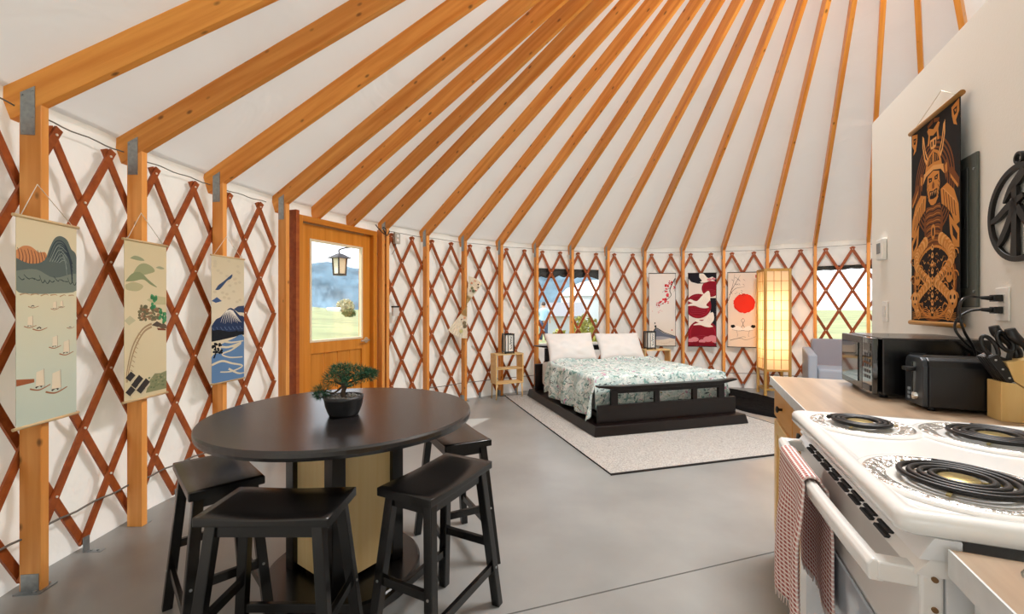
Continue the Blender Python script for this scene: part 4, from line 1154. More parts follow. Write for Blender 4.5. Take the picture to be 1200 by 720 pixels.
# ------------------------------------------------------------------ bedside, lamp, chair
M_crate = wood('pale nightstand wood', 'DDB574', 'EBCB94', rough=.5, knots=False, stretch=.05)
def nightstand(label, loc, rz, wd, dp_, h, on_rug):
    t = thing('nightstand', label, 'nightstand', loc, rz, 'pale open nightstands beside the bed')
    for nm, c_, d in (('top', (wd/2, dp_/2, h-.009), (wd, dp_, .018)), ('shelf', (wd/2, dp_/2, .415), (wd-.036, dp_, .016)), ('bottom_shelf', (wd/2, dp_/2, .22), (wd, dp_, .018))):
        m = MB(); m.box(c_, d); m.build(nm, M_crate, t, bevel=.002)
    for x in (.009, wd-.009):
        m = MB(); m.box((x, dp_/2, (.229+h-.018)/2), (.018, dp_-.004, h-.018-.229)); m.build('side_panel', M_crate, t, bevel=.002)
    for x in (.018, wd-.018):
        for y in (.018, dp_-.018):
            m = MB(); m.cyl((x, y, .212), (x+(.006 if x > wd/2 else -.006), y, .0155 if (x > wd/2) == on_rug else 0), .010, 10, r1=.008); m.build('leg', M_crate, t)
    return t
nightstand('pale open wooden nightstand left of the bed, standing on thin legs', (-.215, 5.80, 0), math.radians(26), .42, .19, .622, True)
nightstand('pale open wooden nightstand right of the bed, half hidden by the comforter', (1.995, 6.46, 0), math.radians(4), .40, .19, .622, False)
M_paper = mat('white lamp paper', 'EFEBE2', .8, spec=.2)
def table_lamp(label, loc, rz):
    t = thing('paper_lamp', label, 'lamp', loc, rz, 'small black framed paper lamps on the nightstands'); h = .275; s = .062
    for x in (-s, s):
        for y in (-s, s):
            m = MB(); m.box((x, y, h/2), (.014, .014, h)); m.build('frame_post', M_black, t, bevel=.001)
    m = MB()
    for z in (.022, h-.010):
        for k in (-s, s): m.box((0, k, z), (2*s-.014, .012, .016)); m.box((k, 0, z), (.012, 2*s-.014, .016))
    for k in (-s, s):
        m.box((-.018, k, h/2), (.007, .006, h-.05)); m.box((k, .018, h/2), (.006, .007, h-.05))
    m.box((0, 0, .018), (2*s, 2*s, .008)); m.build('frame_rail', M_black, t)
    m = MB(); m.box((0, 0, h/2+.005), (2*s-.012, 2*s-.012, h-.045)); p = m.build('shade', M_paper, t)
    m = MB()
    for q in range(5): m.prism(stroke(spl([(.012+.012*sin(q*2.1), .06+q*.036), (.030, .075+q*.036), (.020+.01*cos(q), .09+q*.036)], 4), .008), -s+.0045, -s+.0055)
    m.build('brush_marks', M_black, p)
table_lamp('small black framed white paper lamp on the left nightstand', (-.055, 5.955, .622), math.radians(20))
table_lamp('small black framed white paper lamp on the right nightstand', (2.095, 6.555, .622), math.radians(8))
# shaggy black rug
t = thing('shag_rug', 'small black shaggy rug on the floor before the tall lit paper lamp', 'rug', (3.13, 5.76, 0))
m = MB(); rng = random.Random(5)
def bl(a): return .74*(1+.06*sin(3*a+.5)+.05*sin(5*a+2))
def shag(u, v):
    a = 2*PI*u; r = bl(a)*(1-v)
    z = .028*min(1, v*8)+.010*rng.random() if v > 0 else .001
    return (r*cos(a)*.57, r*sin(a)*1.26, z)
m.grid(shag, 90, 26, wrap=True); m.build('pile', mat('black shag', '0C0C0D', .95, spec=.1), t)
# tall shoji lamp
M_shoji = wood('blond lamp frame', 'B98C44', 'D8B068', rough=.45, knots=False, axis=2, stretch=.05)
m_, n, b = base_mat('glowing paper'); 
pm = bpy.data.materials.new('lamp paper'); pm.use_nodes = True; n = pm.node_tree; n.nodes.clear()
o_ = n.nodes.new('ShaderNodeOutputMaterial'); d_ = n.nodes.new('ShaderNodeBsdfDiffuse'); tr = n.nodes.new('ShaderNodeBsdfTranslucent'); mx = n.nodes.new('ShaderNodeMixShader')
mx.inputs[0].default_value = .6; d_.inputs[0].default_value = srgb('F6EBD2'); tr.inputs[0].default_value = srgb('FAF0E0')
n.links.new(d_.outputs[0], mx.inputs[1]); n.links.new(tr.outputs[0], mx.inputs[2]); n.links.new(mx.outputs[0], o_.inputs[0])
SA = math.radians(-12); SW, SD, SH = .315, .29, 1.80; SZ = 0
t = thing('shoji_floor_lamp', 'tall lit paper and wood floor lamp behind the black shag rug', 'lamp', (3.60, 6.12, SZ), SA)
for x in (0, SW):
    for y in (0, SD):
        m = MB(); m.box((x, y, SH/2), (.034, .034, SH)); m.build('corner_post', M_shoji, t, bevel=.002)
m = MB(); zb_ = .36
for z, h in ((SH-.014, .028), (zb_, .03), (.09, .03)):
    for y in (0, SD): m.box((SW/2, y, z), (SW-.034, .024, h))
    for x in (0, SW): m.box((x, SD/2, z), (.024, SD-.034, h))
m.build('rail', M_shoji, t, bevel=.001)
for face in range(4):
    ux = face % 2 == 0; off = [-.006, SW+.006, SD+.006, -.006][face]
    Lf = SW-.034 if ux else SD-.034; c0 = SW/2 if ux else SD/2
    m = MB(); hz_ = SH-.028-zb_-.015
    if ux: m.box((c0, off*.3 if off < 0 else SD, (zb_+.015+SH-.028)/2), (Lf, .0015, hz_))
    else: m.box((0 if off < 0 else SW, c0, (zb_+.015+SH-.028)/2), (.0015, Lf, hz_))
    pnl = m.build('paper_panel', pm, t)
    m = MB()
    for k in range(1, 3):
        q = (k/3-.5)*Lf
        if ux: m.box((c0+q, off, (zb_+SH)/2), (.006, .007, hz_))
        else: m.box((off, c0+q, (zb_+SH)/2), (.007, .006, hz_))
    for k in range(1, 10):
        z = zb_+.015+hz_*k/10
        if ux: m.box((c0, off, z), (Lf, .007, .006))
        else: m.box((off, c0, z), (.007, Lf, .006))
    m.build('grid', M_shoji, pnl)
m = MB(); m.box((SW/2, SD/2, zb_), (SW-.05, SD-.05, .008)); m.build('base_shelf', M_shoji, t)
for z in (1.26, .76):
    m = MB(); m.ball((SW/2, SD/2, z), .03, .03, .04); bb = m.build('bulb', None or mat('bulb', 'FFF0D0'), t); 
    nb = bb.data.materials[0].node_tree.nodes['Principled BSDF']; nb.inputs['Emission Color'].default_value = (1, .75, .42, 1); nb.inputs['Emission Strength'].default_value = 6
    for side_y in (-.045,):
        li = bpy.data.objects.new('lamp_light', bpy.data.lights.new('lamp_light', 'POINT')); COL.objects.link(li); li.parent = t
        li.location = (SW/2, SD/2-.06, z); li.data.energy = 9; li.data.color = (1, .74, .46); li.data.shadow_soft_size = .03
m = MB(); m.box((SW/2, SD/2, SH+.004), (SW+.03, SD+.03, .010)); m.build('lid', M_shoji, t, bevel=.002)
# grey armchair
M_uph = mat('grey upholstery', '8F8C93', .9, spec=.15, bump=.2, bscale=200)
M_uphl = mat('pale grey upholstery', 'A3A9B4', .9, spec=.15, bump=.2, bscale=200)
t = thing('armchair', 'grey upholstered armchair below the right window, behind the microwave', 'armchair', (4.17, 5.50, 0), math.radians(-28))
m = MB(); m.hexa([(-.25, .16, .42), (.25, .16, .42), (.25, .28, .42), (-.25, .28, .42), (-.26, .25, .84), (.26, .25, .84), (.26, .36, .82), (-.26, .36, .82)]); m.build('back', M_uph, t, bevel=.03, seg=3)
m = MB(); m.box((0, -.04, .42), (.50, .50, .14)); m.build('seat', M_uphl, t, bevel=.03, seg=3)
m = MB(); m.box((0, 0, .27), (.52, .52, .16)); m.build('seat_base', M_uph, t, bevel=.015)
for sx_ in (-1, 1):
    x = sx_*.305
    m = MB(); m.hexa([(x-.05, -.30, .20), (x+.05, -.30, .20), (x+.05, .28, .20), (x-.05, .28, .20), (x-.05, -.28, .66), (x+.05, -.28, .66), (x+.05, .32, .72), (x-.05, .32, .72)]); m.build('arm', M_uphl, t, bevel=.022, seg=3)
    for y in (-.25, .23):
        m = MB(); m.cyl((x*.9, y, .22), (x*.95, y*1.05, 0), .024, 12, r1=.015); m.build('leg', M_black, t)

# ------------------------------------------------------------------ hangings
def C(h): return mat('ink '+h, h, .85, spec=.15)
class Art:
    """painted shapes on one hanging; local x right, z up, viewer at -y"""
    def __init__(s, y0=-.0022, clip=True): s.clip = clip; s.m = MB(); s.mats = []; s.y = y0
    def idx(s, h):
        if h not in s.mats: s.mats.append(h)
        return s.mats.index(h)
    def p(s, h, poly):
        poly = [(max(-W_/2, min(W_/2, x)), max(0, min(H_, z))) for x, z in poly] if s.clip else poly
        s.y -= .000006; s.m.flat(poly, s.y, s.idx(h)); return s
    def ps(s, h, poly): q = spl(list(poly)+[poly[0]], 4); return s.p(h, q[:-1])
    def st(s, h, pts, w, smooth=5):
        return s.p(h, stroke(spl(pts, smooth) if smooth else pts, w if not isinstance(w, (list, tuple)) else [w[0]+(w[-1]-w[0])*i/((len(pts)-1)*smooth if smooth else len(pts)-1) for i in range((len(pts)-1)*smooth+1 if smooth else len(pts))]))
    def build(s, parent, name='painting'): return s.m.build(name, [C(h) for h in s.mats], parent, norm=False)
def wash(name, stops):
    """dyed paper: colours change along the height (object z)"""
    m, n, b = base_mat(name); t = n.nodes.new('ShaderNodeTexCoord'); sp = n.nodes.new('ShaderNodeSeparateXYZ'); n.links.new(t.outputs['Object'], sp.inputs[0])
    ns = n.nodes.new('ShaderNodeTexNoise'); ns.inputs['Scale'].default_value = 9; n.links.new(t.outputs['Object'], ns.inputs['Vector'])
    ad = n.nodes.new('ShaderNodeMath'); ad.operation = 'MULTIPLY_ADD'; ad.inputs[1].default_value = .12; n.links.new(ns.outputs['Fac'], ad.inputs[0]); n.links.new(sp.outputs['Z'], ad.inputs[2])
    r = n.nodes.new('ShaderNodeValToRGB'); els = r.color_ramp.elements
    els[0].position, els[0].color = stops[0][0], srgb(stops[0][1]); els[1].position, els[1].color = stops[-1][0], srgb(stops[-1][1])
    for p, c in stops[1:-1]: els.new(p).color = srgb(c)
    n.links.new(ad.outputs[0], r.inputs[0]); n.links.new(r.outputs[0], b.inputs['Base Color']); b.inputs['Roughness'].default_value = .9; b.inputs['Specular IOR Level'].default_value = .1
    return m
M_rod = wood('scroll rod', 'C8A878', 'E0C69A', rough=.5, knots=False)
M_string = mat('white string', 'E9E2D2', .9)
def hanging(name, label, cat, loc, rz, W_, H_, cloth, rod, rod_r, over, nail, bow=0, group=None, botrod=None):
    """origin at the bottom centre of the cloth"""
    t = thing(name, label, cat, loc, rz, group)
    m = MB()
    yb = lambda v: -bow*sin(v*PI)
    for sg in (-.002, .0):
        m.grid(lambda u, v, sg=sg: ((u-.5)*W_, sg+yb(v), v*H_), 2, 16, smooth=False)
    for u in (-.5, .5):
        m.grid(lambda a, v, u=u: (u*W_, -.002*(1-a)+yb(v), v*H_), 1, 16, smooth=False)
    bmesh.ops.remove_doubles(m.bm, verts=m.bm.verts, dist=.00005)
    m.build('cloth', cloth, t)
    m = MB(); m.cyl((-W_/2-over, -.001, H_), (W_/2+over, -.001, H_), rod_r, 12); m.build('top_rod', rod, t)
    m = MB(); m.cyl((-W_/2-over, -.001, 0), (W_/2+over, -.001, 0), (botrod or rod_r), 12); m.build('bottom_rod', rod, t)
    if nail:
        m = MB(); nx_, nz_, ny_ = nail; k = .42
        m.tube([(-W_*k, 0, H_+rod_r), (nx_, ny_, nz_), (W_*k, 0, H_+rod_r)], .0018, 6); m.build('hanging_cord', M_string, t)
    return t
def scroll_loc(p0, p1, z):
    c = ((p0[0]+p1[0])/2, (p0[1]+p1[1])/2, z); d = Vector((p1[0]-p0[0], p1[1]-p0[1])); return c, math.atan2(d.y, d.x)
rng = random.Random(21)
# 1: grey hills and boats
W_, H_ = .283, .882
c, rz = scroll_loc((-2.037, 1.764), (-2.074, 2.050), .750)
t = hanging('wall_scroll', 'leftmost paper scroll with dark grey hills above small sailing boats', 'scroll', c, rz, W_, H_,
    wash('boat paper', [(0, 'BFCFC2'), (.30, 'CED6C2'), (.62, 'DCD6B6'), (.95, 'DED0AC')]), M_rod, .007, .012, (-.035, H_+.155, .012), group=None)
a = Art(); X = lambda u: (u-.5)*W_; Z = lambda v: v*H_
a.ps('C98A5C', [(X(0), Z(.835)), (X(.10), Z(.86)), (X(.22), Z(.862)), (X(.34), Z(.84)), (X(.46), Z(.84)), (X(.46), Z(.76)), (X(0), Z(.77))])
for k in range(9): a.st('4A3A34', [(X(.02+.05*k), Z(.85-.004*(k % 3))), (X(.05+.05*k), Z(.81)), (X(.03+.055*k), Z(.775))], [.002, .004])
a.ps('5E6A66', [(X(0), Z(.80)), (X(.2), Z(.78)), (X(.42), Z(.80)), (X(.52), Z(.87)), (X(.60), Z(.92)), (X(.70), Z(.938)), (X(.82), Z(.925)), (X(.9), Z(.88)), (X(1), Z(.84)), (X(1), Z(.665)), (X(.7), Z(.655)), (X(.4), Z(.645)), (X(.15), Z(.66)), (X(0), Z(.66))])
a.ps('7C867A', [(X(0), Z(.74)), (X(.3), Z(.755)), (X(.6), Z(.72)), (X(1), Z(.75)), (X(1), Z(.66)), (X(.6), Z(.64)), (X(.2), Z(.635)), (X(0), Z(.65))])
for k in range(6): a.st('36424A', [(X(.50+.035*k), Z(.82-.004*k)), (X(.62+.03*k), Z(.905-.010*k)), (X(.78+.02*k), Z(.90-.018*k)), (X(.92), Z(.80-.02*k))], [.003, .006])
for k in range(5): a.st('8E9A92', [(X(.52+.04*k), Z(.80)), (X(.66+.03*k), Z(.885-.018*k)), (X(.82), Z(.86-.03*k))], [.003, .002])
for k in range(12): a.st('3E4A46', [(X(.03+.08*k), Z(.715+.012*sin(k*2))), (X(.08+.08*k), Z(.70+.012*sin(k))), (X(.12+.08*k), Z(.705))], [.002, .005])
for k in range(6): a.st('B89A74', [(X(.05+.16*k), Z(.628+.006*sin(k*3))), (X(.13+.16*k), Z(.635)), (X(.2+.15*k), Z(.63))], [.006, .002])
def boat(x, z, s, sail=True):
    a.st('A5714E', [(X(x)-.030*s, Z(z)+.004*s), (X(x), Z(z)-.004*s), (X(x)+.036*s, Z(z)+.007*s)], [.005*s, .003*s])
    a.st('4A4038', [(X(x)-.012*s, Z(z)+.004*s), (X(x), Z(z)+.010*s), (X(x)+.008*s, Z(z)+.004*s)], .005*s)
    if sail: a.p('E9DCC0', [(X(x)-.012*s, Z(z)+.008*s), (X(x)+.016*s, Z(z)+.008*s), (X(x)+.014*s, Z(z)+.058*s), (X(x)-.010*s, Z(z)+.052*s)]); a.st('8A6A50', [(X(x)+.017*s, Z(z)), (X(x)+.015*s, Z(z)+.060*s)], .0015, 0)
for x, z, s, sl in ((.25, .57, .7, 0), (.6, .56, .6, 1), (.2, .475, .8, 1), (.35, .46, 1.0, 0), (.88, .46, .6, 0), (.6, .365, .9, 1), (.8, .325, 1.1, 1), (.35, .17, 1.4, 1), (.62, .14, 1.6, 1), (.72, .57, .5, 1)): boat(x, z, s, sl)
a.p('A2603E', [(X(0), Z(.232)), (X(.27), Z(.222)), (X(.27), Z(.205)), (X(0), Z(.200))])
a.build(t)
# 2: green hills and village
c, rz = scroll_loc((-2.091, 2.320), (-2.091, 2.602), .738); H_ = .885; W_ = .282
t = hanging('wall_scroll', 'middle scroll of the left wall with pale green hills, trees and rooftops', 'scroll', c, rz, W_, H_,
    wash('village paper', [(0, 'D9CCA6'), (.5, 'DFD2AE'), (.95, 'D8CBA4')]), M_rod, .007, .010, (-.02, H_+.165, .012))
a = Art()
a.ps('9AA07E', [(X(.12), Z(.885)), (X(.22), Z(.905)), (X(.36), Z(.90)), (X(.45), Z(.882)), (X(.3), Z(.878))]); a.ps('A5A888', [(X(.72), Z(.845)), (X(.82), Z(.857)), (X(.95), Z(.845)), (X(.85), Z(.838))])
a.ps('A3A67E', [(X(.18), Z(.79)), (X(.30), Z(.845)), (X(.45), Z(.865)), (X(.62), Z(.85)), (X(.7), Z(.82)), (X(.55), Z(.80)), (X(.35), Z(.785))])
a.ps('8F9870', [(X(.02), Z(.74)), (X(.16), Z(.79)), (X(.35), Z(.805)), (X(.55), Z(.76)), (X(.76), Z(.715)), (X(.6), Z(.73)), (X(.42), Z(.76)), (X(.2), Z(.745))])
a.ps('B9B48C', [(X(.02), Z(.72)), (X(.2), Z(.74)), (X(.42), Z(.72)), (X(.3), Z(.685)), (X(.05), Z(.69))])
a.p('C2BB92', [(X(.5), Z(.63)), (X(.7), Z(.66)), (X(.98), Z(.65)), (X(.98), Z(.60)), (X(.7), Z(.60))]); a.p('C2BD9A', [(X(0), Z(.50)), (X(.12), Z(.53)), (X(.25), Z(.50)), (X(.1), Z(.47))])
for k in range(60):
    x = rng.uniform(.33, .80); z = rng.uniform(.50, .59); a.p(rng.choice(('8E6E52', '7C7658', '9A7C60', '6E6A50')), circ(X(x), Z(z), rng.uniform(.008, .016), rng.uniform(.006, .012), 8))
for k in range(14): a.p(rng.choice(('4E9262', '3E7E54', '5AA070')), circ(X(rng.uniform(.60, .74)), Z(rng.uniform(.57, .66)), .010, .012, 8)); a.p(rng.choice(('4E9262', '3E7E54')), circ(X(rng.uniform(.82, .98)), Z(rng.uniform(.48, .565)), .010, .012, 8))
for dx in (0, .02): a.st('A98F6E', [(X(.62), Z(.475-dx)), (X(.40+dx), Z(.44-dx)), (X(.18+dx*2), Z(.34-dx)), (X(.06+dx*2), Z(.2)), (X(.04+dx), Z(.12))], [.012, .004])
for k in range(10): a.st('B49E7C', [(X(.30-.022*k), Z(.42-.028*k)), (X(.36-.022*k), Z(.405-.028*k))], .004, 0)
a.p('5A5148', [(X(.62), Z(.465)), (X(.75), Z(.49)), (X(.88), Z(.47)), (X(.78), Z(.45))]); a.p('6A5A4A', [(X(.78), Z(.455)), (X(.92), Z(.475)), (X(1), Z(.46)), (X(1), Z(.44)), (X(.9), Z(.435))]); a.p('7A4A38', [(X(.75), Z(.445)), (X(.98), Z(.435)), (X(.98), Z(.425)), (X(.78), Z(.43))])
a.p('8C8F6A', [(X(.48), Z(.03)), (X(.55), Z(.10)), (X(.7), Z(.145)), (X(.85), Z(.14)), (X(1), Z(.15)), (X(1), Z(.03))])
for k in range(30): a.p(rng.choice(('7C8460', 'A09C74', '6F7A58')), circ(X(rng.uniform(.55, .97)), Z(rng.uniform(.04, .13)), .008, .006, 7))
for x, z in ((.02, .15), (.14, .10), (.02, .06), (.26, .06), (.2, .12), (.36, .09)): a.p('3E3A38', [(X(x), Z(z)), (X(x+.12), Z(z+.035)), (X(x+.22), Z(z+.005)), (X(x+.10), Z(z-.028))]); a.p('CFC3A4', [(X(x+.10), Z(z-.028)), (X(x+.22), Z(z+.005)), (X(x+.22), Z(z-.012)), (X(x+.10), Z(z-.045))])
a.build(t)
# 3: snow mountain and blue river
c, rz = scroll_loc((-2.065, 2.952), (-2.021, 3.248), .722); H_ = .893; W_ = .292
t = hanging('wall_scroll', 'right scroll of the left wall, snowy navy mountain above a blue winding river', 'scroll', c, rz, W_, H_,
    wash('river paper', [(0, 'DCD0B0'), (.5, 'E0D6BC'), (.95, 'D6CAAA')]), M_rod, .006, .006, (0, H_+.15, .014))
a = Art()
for k in range(26): a.st('CFC2A2', [(X(rng.uniform(.05, .8)), Z(rng.uniform(.64, .97)))]*1+[(X(rng.uniform(.2, .9)), Z(rng.uniform(.64, .97)))], .0014, 0) if 0 else a.p('D0C4A6', circ(X(rng.uniform(.08, .92)), Z(rng.uniform(.62, .97)), .016, .010, 8))
a.ps('3E5272', [(X(.10), Z(.73)), (X(.2), Z(.77)), (X(.34), Z(.80)), (X(.5), Z(.84)), (X(.62), Z(.865)), (X(.58), Z(.83)), (X(.46), Z(.81)), (X(.34), Z(.77)), (X(.22), Z(.735))])
a.p('46608A', [(X(0), Z(.645)), (X(.15), Z(.675)), (X(.30), Z(.645)), (X(.12), Z(.63))])
a.p('3B4C6A', [(X(.66), Z(.58)), (X(.8), Z(.605)), (X(1), Z(.61)), (X(1), Z(.55)), (X(.8), Z(.555))])
a.ps('2E3D5C', [(X(0), Z(.45)), (X(.12), Z(.50)), (X(.26), Z(.52)), (X(.42), Z(.565)), (X(.55), Z(.59)), (X(.68), Z(.575)), (X(.85), Z(.53)), (X(1), Z(.51)), (X(1), Z(.38)), (X(.5), Z(.37)), (X(0), Z(.40))])
for k in range(11):
    x = .34+.05*k; a.st('E9E4D6', [(X(.45+.018*k), Z(.578-.002*abs(k-5))), (X(x), Z(.53-.004*k)), (X(x+.03*(k-5)*.5), Z(.475-.006*(k % 3)))], [.007, .001])
for k in range(8): a.st('5A6E90', [(X(.02+.12*k), Z(.44)), (X(.08+.12*k), Z(.415)), (X(.12+.12*k), Z(.42))], [.006, .002])
a.p('24262C', [(X(0), Z(.415)), (X(.2), Z(.42)), (X(.5), Z(.40)), (X(1), Z(.395)), (X(1), Z(.365)), (X(.6), Z(.35)), (X(.2), Z(.335)), (X(0), Z(.33))])
for k in range(24): a.p('22242A', circ(X(rng.uniform(.02, .95)), Z(rng.uniform(.36, .40)), .012, .008, 8))
a.ps('6286B0', [(X(.25), Z(.30)), (X(.6), Z(.335)), (X(1), Z(.345)), (X(1), Z(0.01)), (X(0), Z(0.01)), (X(0), Z(.21)), (X(.25), Z(.24))])
for pts in ([(.18, .29), (.5, .275), (.9, .30), (.6, .25), (.3, .225), (.55, .19), (.95, .18)], [(0, .15), (.3, .17), (.6, .14), (.95, .105), (.6, .075), (.25, .085)], [(.5, .10), (.8, .05), (1, .045)], [(.35, .325), (.6, .31), (.98, .315)]): a.st('DCD2B6', [(X(u), Z(v)) for u, v in pts], [.016, .008])
for k in range(26): a.p('1E2024', circ(X(rng.uniform(.0, .30)), Z(.235+rng.uniform(0, .085)), .011, .008, 8))
a.st('1E2024', [(X(.08), Z(.32)), (X(.12), Z(.25)), (X(.06), Z(.20))], .012)
a.build(t)
# back wall: three cloth hangings
RH = R-.066
def back_hang(ang, label, cloth):
    return hanging('wall_hanging', label, 'wall hanging', on_wall(ang, RH, .640), ang-PI/2, .425, 1.160, cloth, M_black, .006, .004, (0, 1.44, .01))
W_, H_ = .425, 1.16
def border(a, h, w_=.006):
    for q in ([(X(0), 0), (X(0)+w_, 0), (X(0)+w_, H_), (X(0), H_)], [(X(1)-w_, 0), (X(1), 0), (X(1), H_), (X(1)-w_, H_)], [(X(0), 0), (X(1), 0), (X(1), w_), (X(0), w_)]): a.p(h, q)
t = back_hang(1.5336, 'white hanging with red blossom branch and grey mountains below', wash('blossom cloth', [(0, 'E6D6C2'), (.25, 'EADFD0'), (.5, 'EEE9E2'), (1.1, 'EDE8E2')]))
a = Art(); border(a, '3A3230')
a.st('2A2222', [(X(.98), Z(.93)), (X(.85), Z(.84)), (X(.78), Z(.76)), (X(.83), Z(.70)), (X(.68), Z(.64)), (X(.5), Z(.58)), (X(.32), Z(.55))], [.016, .003])
a.st('2A2222', [(X(.80), Z(.80)), (X(.62), Z(.77)), (X(.5), Z(.74))], [.008, .003]); a.st('2A2222', [(X(.95), Z(.92)), (X(.97), Z(.80)), (X(.93), Z(.74))], [.009, .003])
for x, z, n_ in ((.80, .87, 9), (.68, .83, 10), (.60, .77, 6), (.72, .70, 10), (.58, .64, 12), (.46, .60, 9), (.33, .575, 6), (.66, .60, 7), (.9, .8, 5)):
    for k in range(n_): a.p(rng.choice(('C8202C', 'DA3A44', 'B01824', 'E2606A')), circ(X(x)+rng.uniform(-.028, .028), Z(z)+rng.uniform(-.026, .026), rng.uniform(.008, .014), rng.uniform(.008, .014), 9))
for k in range(9): a.p('DA5A62', circ(X(rng.uniform(.12, .5)), Z(rng.uniform(.45, .56)), .006, .005, 7))
a.p('C8202C', circ(X(.86), Z(.22), .012, .010, 9))
a.ps('6E7484', [(X(.16), Z(.13)), (X(.2), Z(.2)), (X(.26), Z(.235)), (X(.4), Z(.215)), (X(.55), Z(.18)), (X(.72), Z(.16)), (X(1), Z(.13)), (X(1), Z(.10)), (X(.7), Z(.115)), (X(.4), Z(.12))])
a.ps('A8A8B0', [(X(.1), Z(.12)), (X(.4), Z(.135)), (X(.8), Z(.115)), (X(.5), Z(.09)), (X(.2), Z(.09))])
a.st('2C3038', [(X(.18), Z(.2)), (X(.27), Z(.245)), (X(.42), Z(.22)), (X(.58), Z(.185)), (X(.75), Z(.165)), (X(.98), Z(.135))], [.018, .008]); a.p('2C3A38', circ(X(.25), Z(.27), .016, .022, 10)); a.p('2C3A38', circ(X(.23), Z(.315), .010, .014, 10))
for k in range(8): a.st('CDB8A0', [(X(.05+.1*k), Z(.05+.02*sin(k))), (X(.2+.1*k), Z(.055+.02*sin(k)))], .004, 0)
a.build(t)
t = back_hang(1.3948, 'dark red and black hanging with white flying cranes over red discs', mat('crane cloth', 'E9E0D8', .9, spec=.1))
a = Art(); border(a, '2A2226', .008)
def halfclip(poly): return [(min(max(x, X(0)+.004), X(1)-.004), min(max(z, .004), H_-.004)) for x, z in poly]
a.p('232129', halfclip([(X(.0), Z(1)), (X(1), Z(1)), (X(1), Z(.80)), (X(.7), Z(.86)), (X(.35), Z(.855)), (X(.12), Z(.88)), (X(0), Z(.93))])); a.p('232129', [(X(.78), Z(.66)), (X(.98), Z(.66)), (X(.98), Z(.18)), (X(.8), Z(.35))])
def disc(x, z, r): 
    a.p('8E1C2C', halfclip(circ(X(x), Z(z), r, r, 36))); a.p('A02436', halfclip(circ(X(x), Z(z), r*.86, r*.86, 36))); a.p('8A1A2A', halfclip(circ(X(x), Z(z), r*.80, r*.80, 36)))
    for k in range(4): a.st('B4485A', halfclip([(X(x)-r*.6, Z(z)-r*(.2+.14*k)), (X(x), Z(z)-r*(.10+.16*k)), (X(x)+r*.55, Z(z)-r*(.26+.14*k))]), .003, 0)
disc(.80, .79, .135); disc(.36, .55, .195); disc(.52, .17, .225)
def crane(x, z, s, fl=1):
    f_ = lambda u, v: (X(x)+fl*u*s, Z(z)+v*s)
    a.ps('F3ECE2', [f_(-.10, .02), f_(-.16, .05), f_(-.13, .075), f_(-.07, .05), f_(-.03, .06), f_(.02, .12), f_(.10, .19), f_(.125, .13), f_(.12, .06), f_(.075, -.005), f_(.11, -.035), f_(.06, -.05), f_(-.01, -.04), f_(-.08, -.015), f_(-.18, -.02), f_(-.15, .005)])
    for k in range(4): a.st('C9B8B0', [f_(.02+.02*k, .02), f_(.05+.018*k, .11-.01*k)], .002, 0)
crane(.44, .57, 1.15); crane(.62, .305, 1.0, 1); crane(.62, .90, .75, -1)
for x, z, r in ((.10, .08, .05), (.24, .095, .06), (.70, .10, .07), (.85, .12, .065), (.95, .08, .05), (.5, .07, .05), (.9, .92, .03), (.75, .91, .035)): a.p('D98A94', halfclip(circ(X(x), Z(z), r, r*.62, 18)))
a.p('7C1626', halfclip([(X(0), 0), (X(1), 0), (X(1), Z(.05)), (X(0), Z(.06))]))
a.build(t)
t = back_hang(1.2625, 'cream hanging with a large red sun above two cranes', wash('sun cloth', [(0, 'EBDCC8'), (.6, 'EADACB'), (1.1, 'EDE2D6')]))
a = Art(); border(a, '2A2422')
pl = [(X(.55)+.150*(1+.03*sin(k*2.9)+.025*sin(k*1.3))*cos(2*PI*k/44), Z(.585)+.150*(1+.03*sin(k*2.3)+.02*cos(k*1.7))*sin(2*PI*k/44)) for k in range(44)]
a.p('E03024', pl); a.p('E83A2A', [(X(.55)+(x-X(.55))*.9, Z(.585)+(z-Z(.585))*.9) for x, z in pl])
for pts in ([(.02, .62), (.12, .75), (.2, .88), (.24, .98)], [(.06, .7), (.25, .78), (.45, .80), (.56, .805)], [(.10, .74), (.3, .88), (.42, .96)]): a.st('4A4440', [(X(u), Z(v)) for u, v in pts], [.008, .002])
for k in range(18):
    x, z = rng.uniform(.05, .55), rng.uniform(.66, .95); an = rng.uniform(-.9, .9); a.st('3A3634', [(X(x), Z(z)), (X(x)+.03*cos(an), Z(z)-.022+.02*sin(an))], [.006, .001], 2)
a.p('C84A40', [(X(.91), Z(.925)), (X(.97), Z(.925)), (X(.97), Z(.965)), (X(.91), Z(.965))])
for x0, fl in ((.22, 1), (.80, -1)):
    f_ = lambda u, v: (X(x0)+fl*u, Z(.27)+v)
    a.p('F6F0E8', [f_(-.04, .0), f_(.05, .02), f_(.11, -.01), f_(.13, -.05), f_(.05, -.055), f_(-.03, -.035)]); a.p('1E1C1C', [f_(-.045, .03), f_(.0, .035), f_(.02, .005), f_(-.02, -.02), f_(-.05, .0)])
    a.st('2A2626', [f_(.10, -.01), f_(.125, .05), f_(.10, .10), f_(.12, .13)], [.006, .003]); a.p('C8202C', circ(*f_(.12, .132), .006, .005, 8)); a.st('2A2626', [f_(-.03, -.04), f_(.06, -.062), f_(.15, -.05)], .003)
    a.st('3A3634', [f_(.03, -.05), f_(.05, -.12), f_(.04, -.15)], .003)
a.st('8A7A6A', [(X(.08), Z(.09)), (X(.4), Z(.12)), (X(.62), Z(.10)), (X(.95), Z(.15))], [.010, .003]); a.st('3A3634', [(X(.3), Z(.11)), (X(.5), Z(.14)), (X(.6), Z(.13))], .004)
a.build(t)
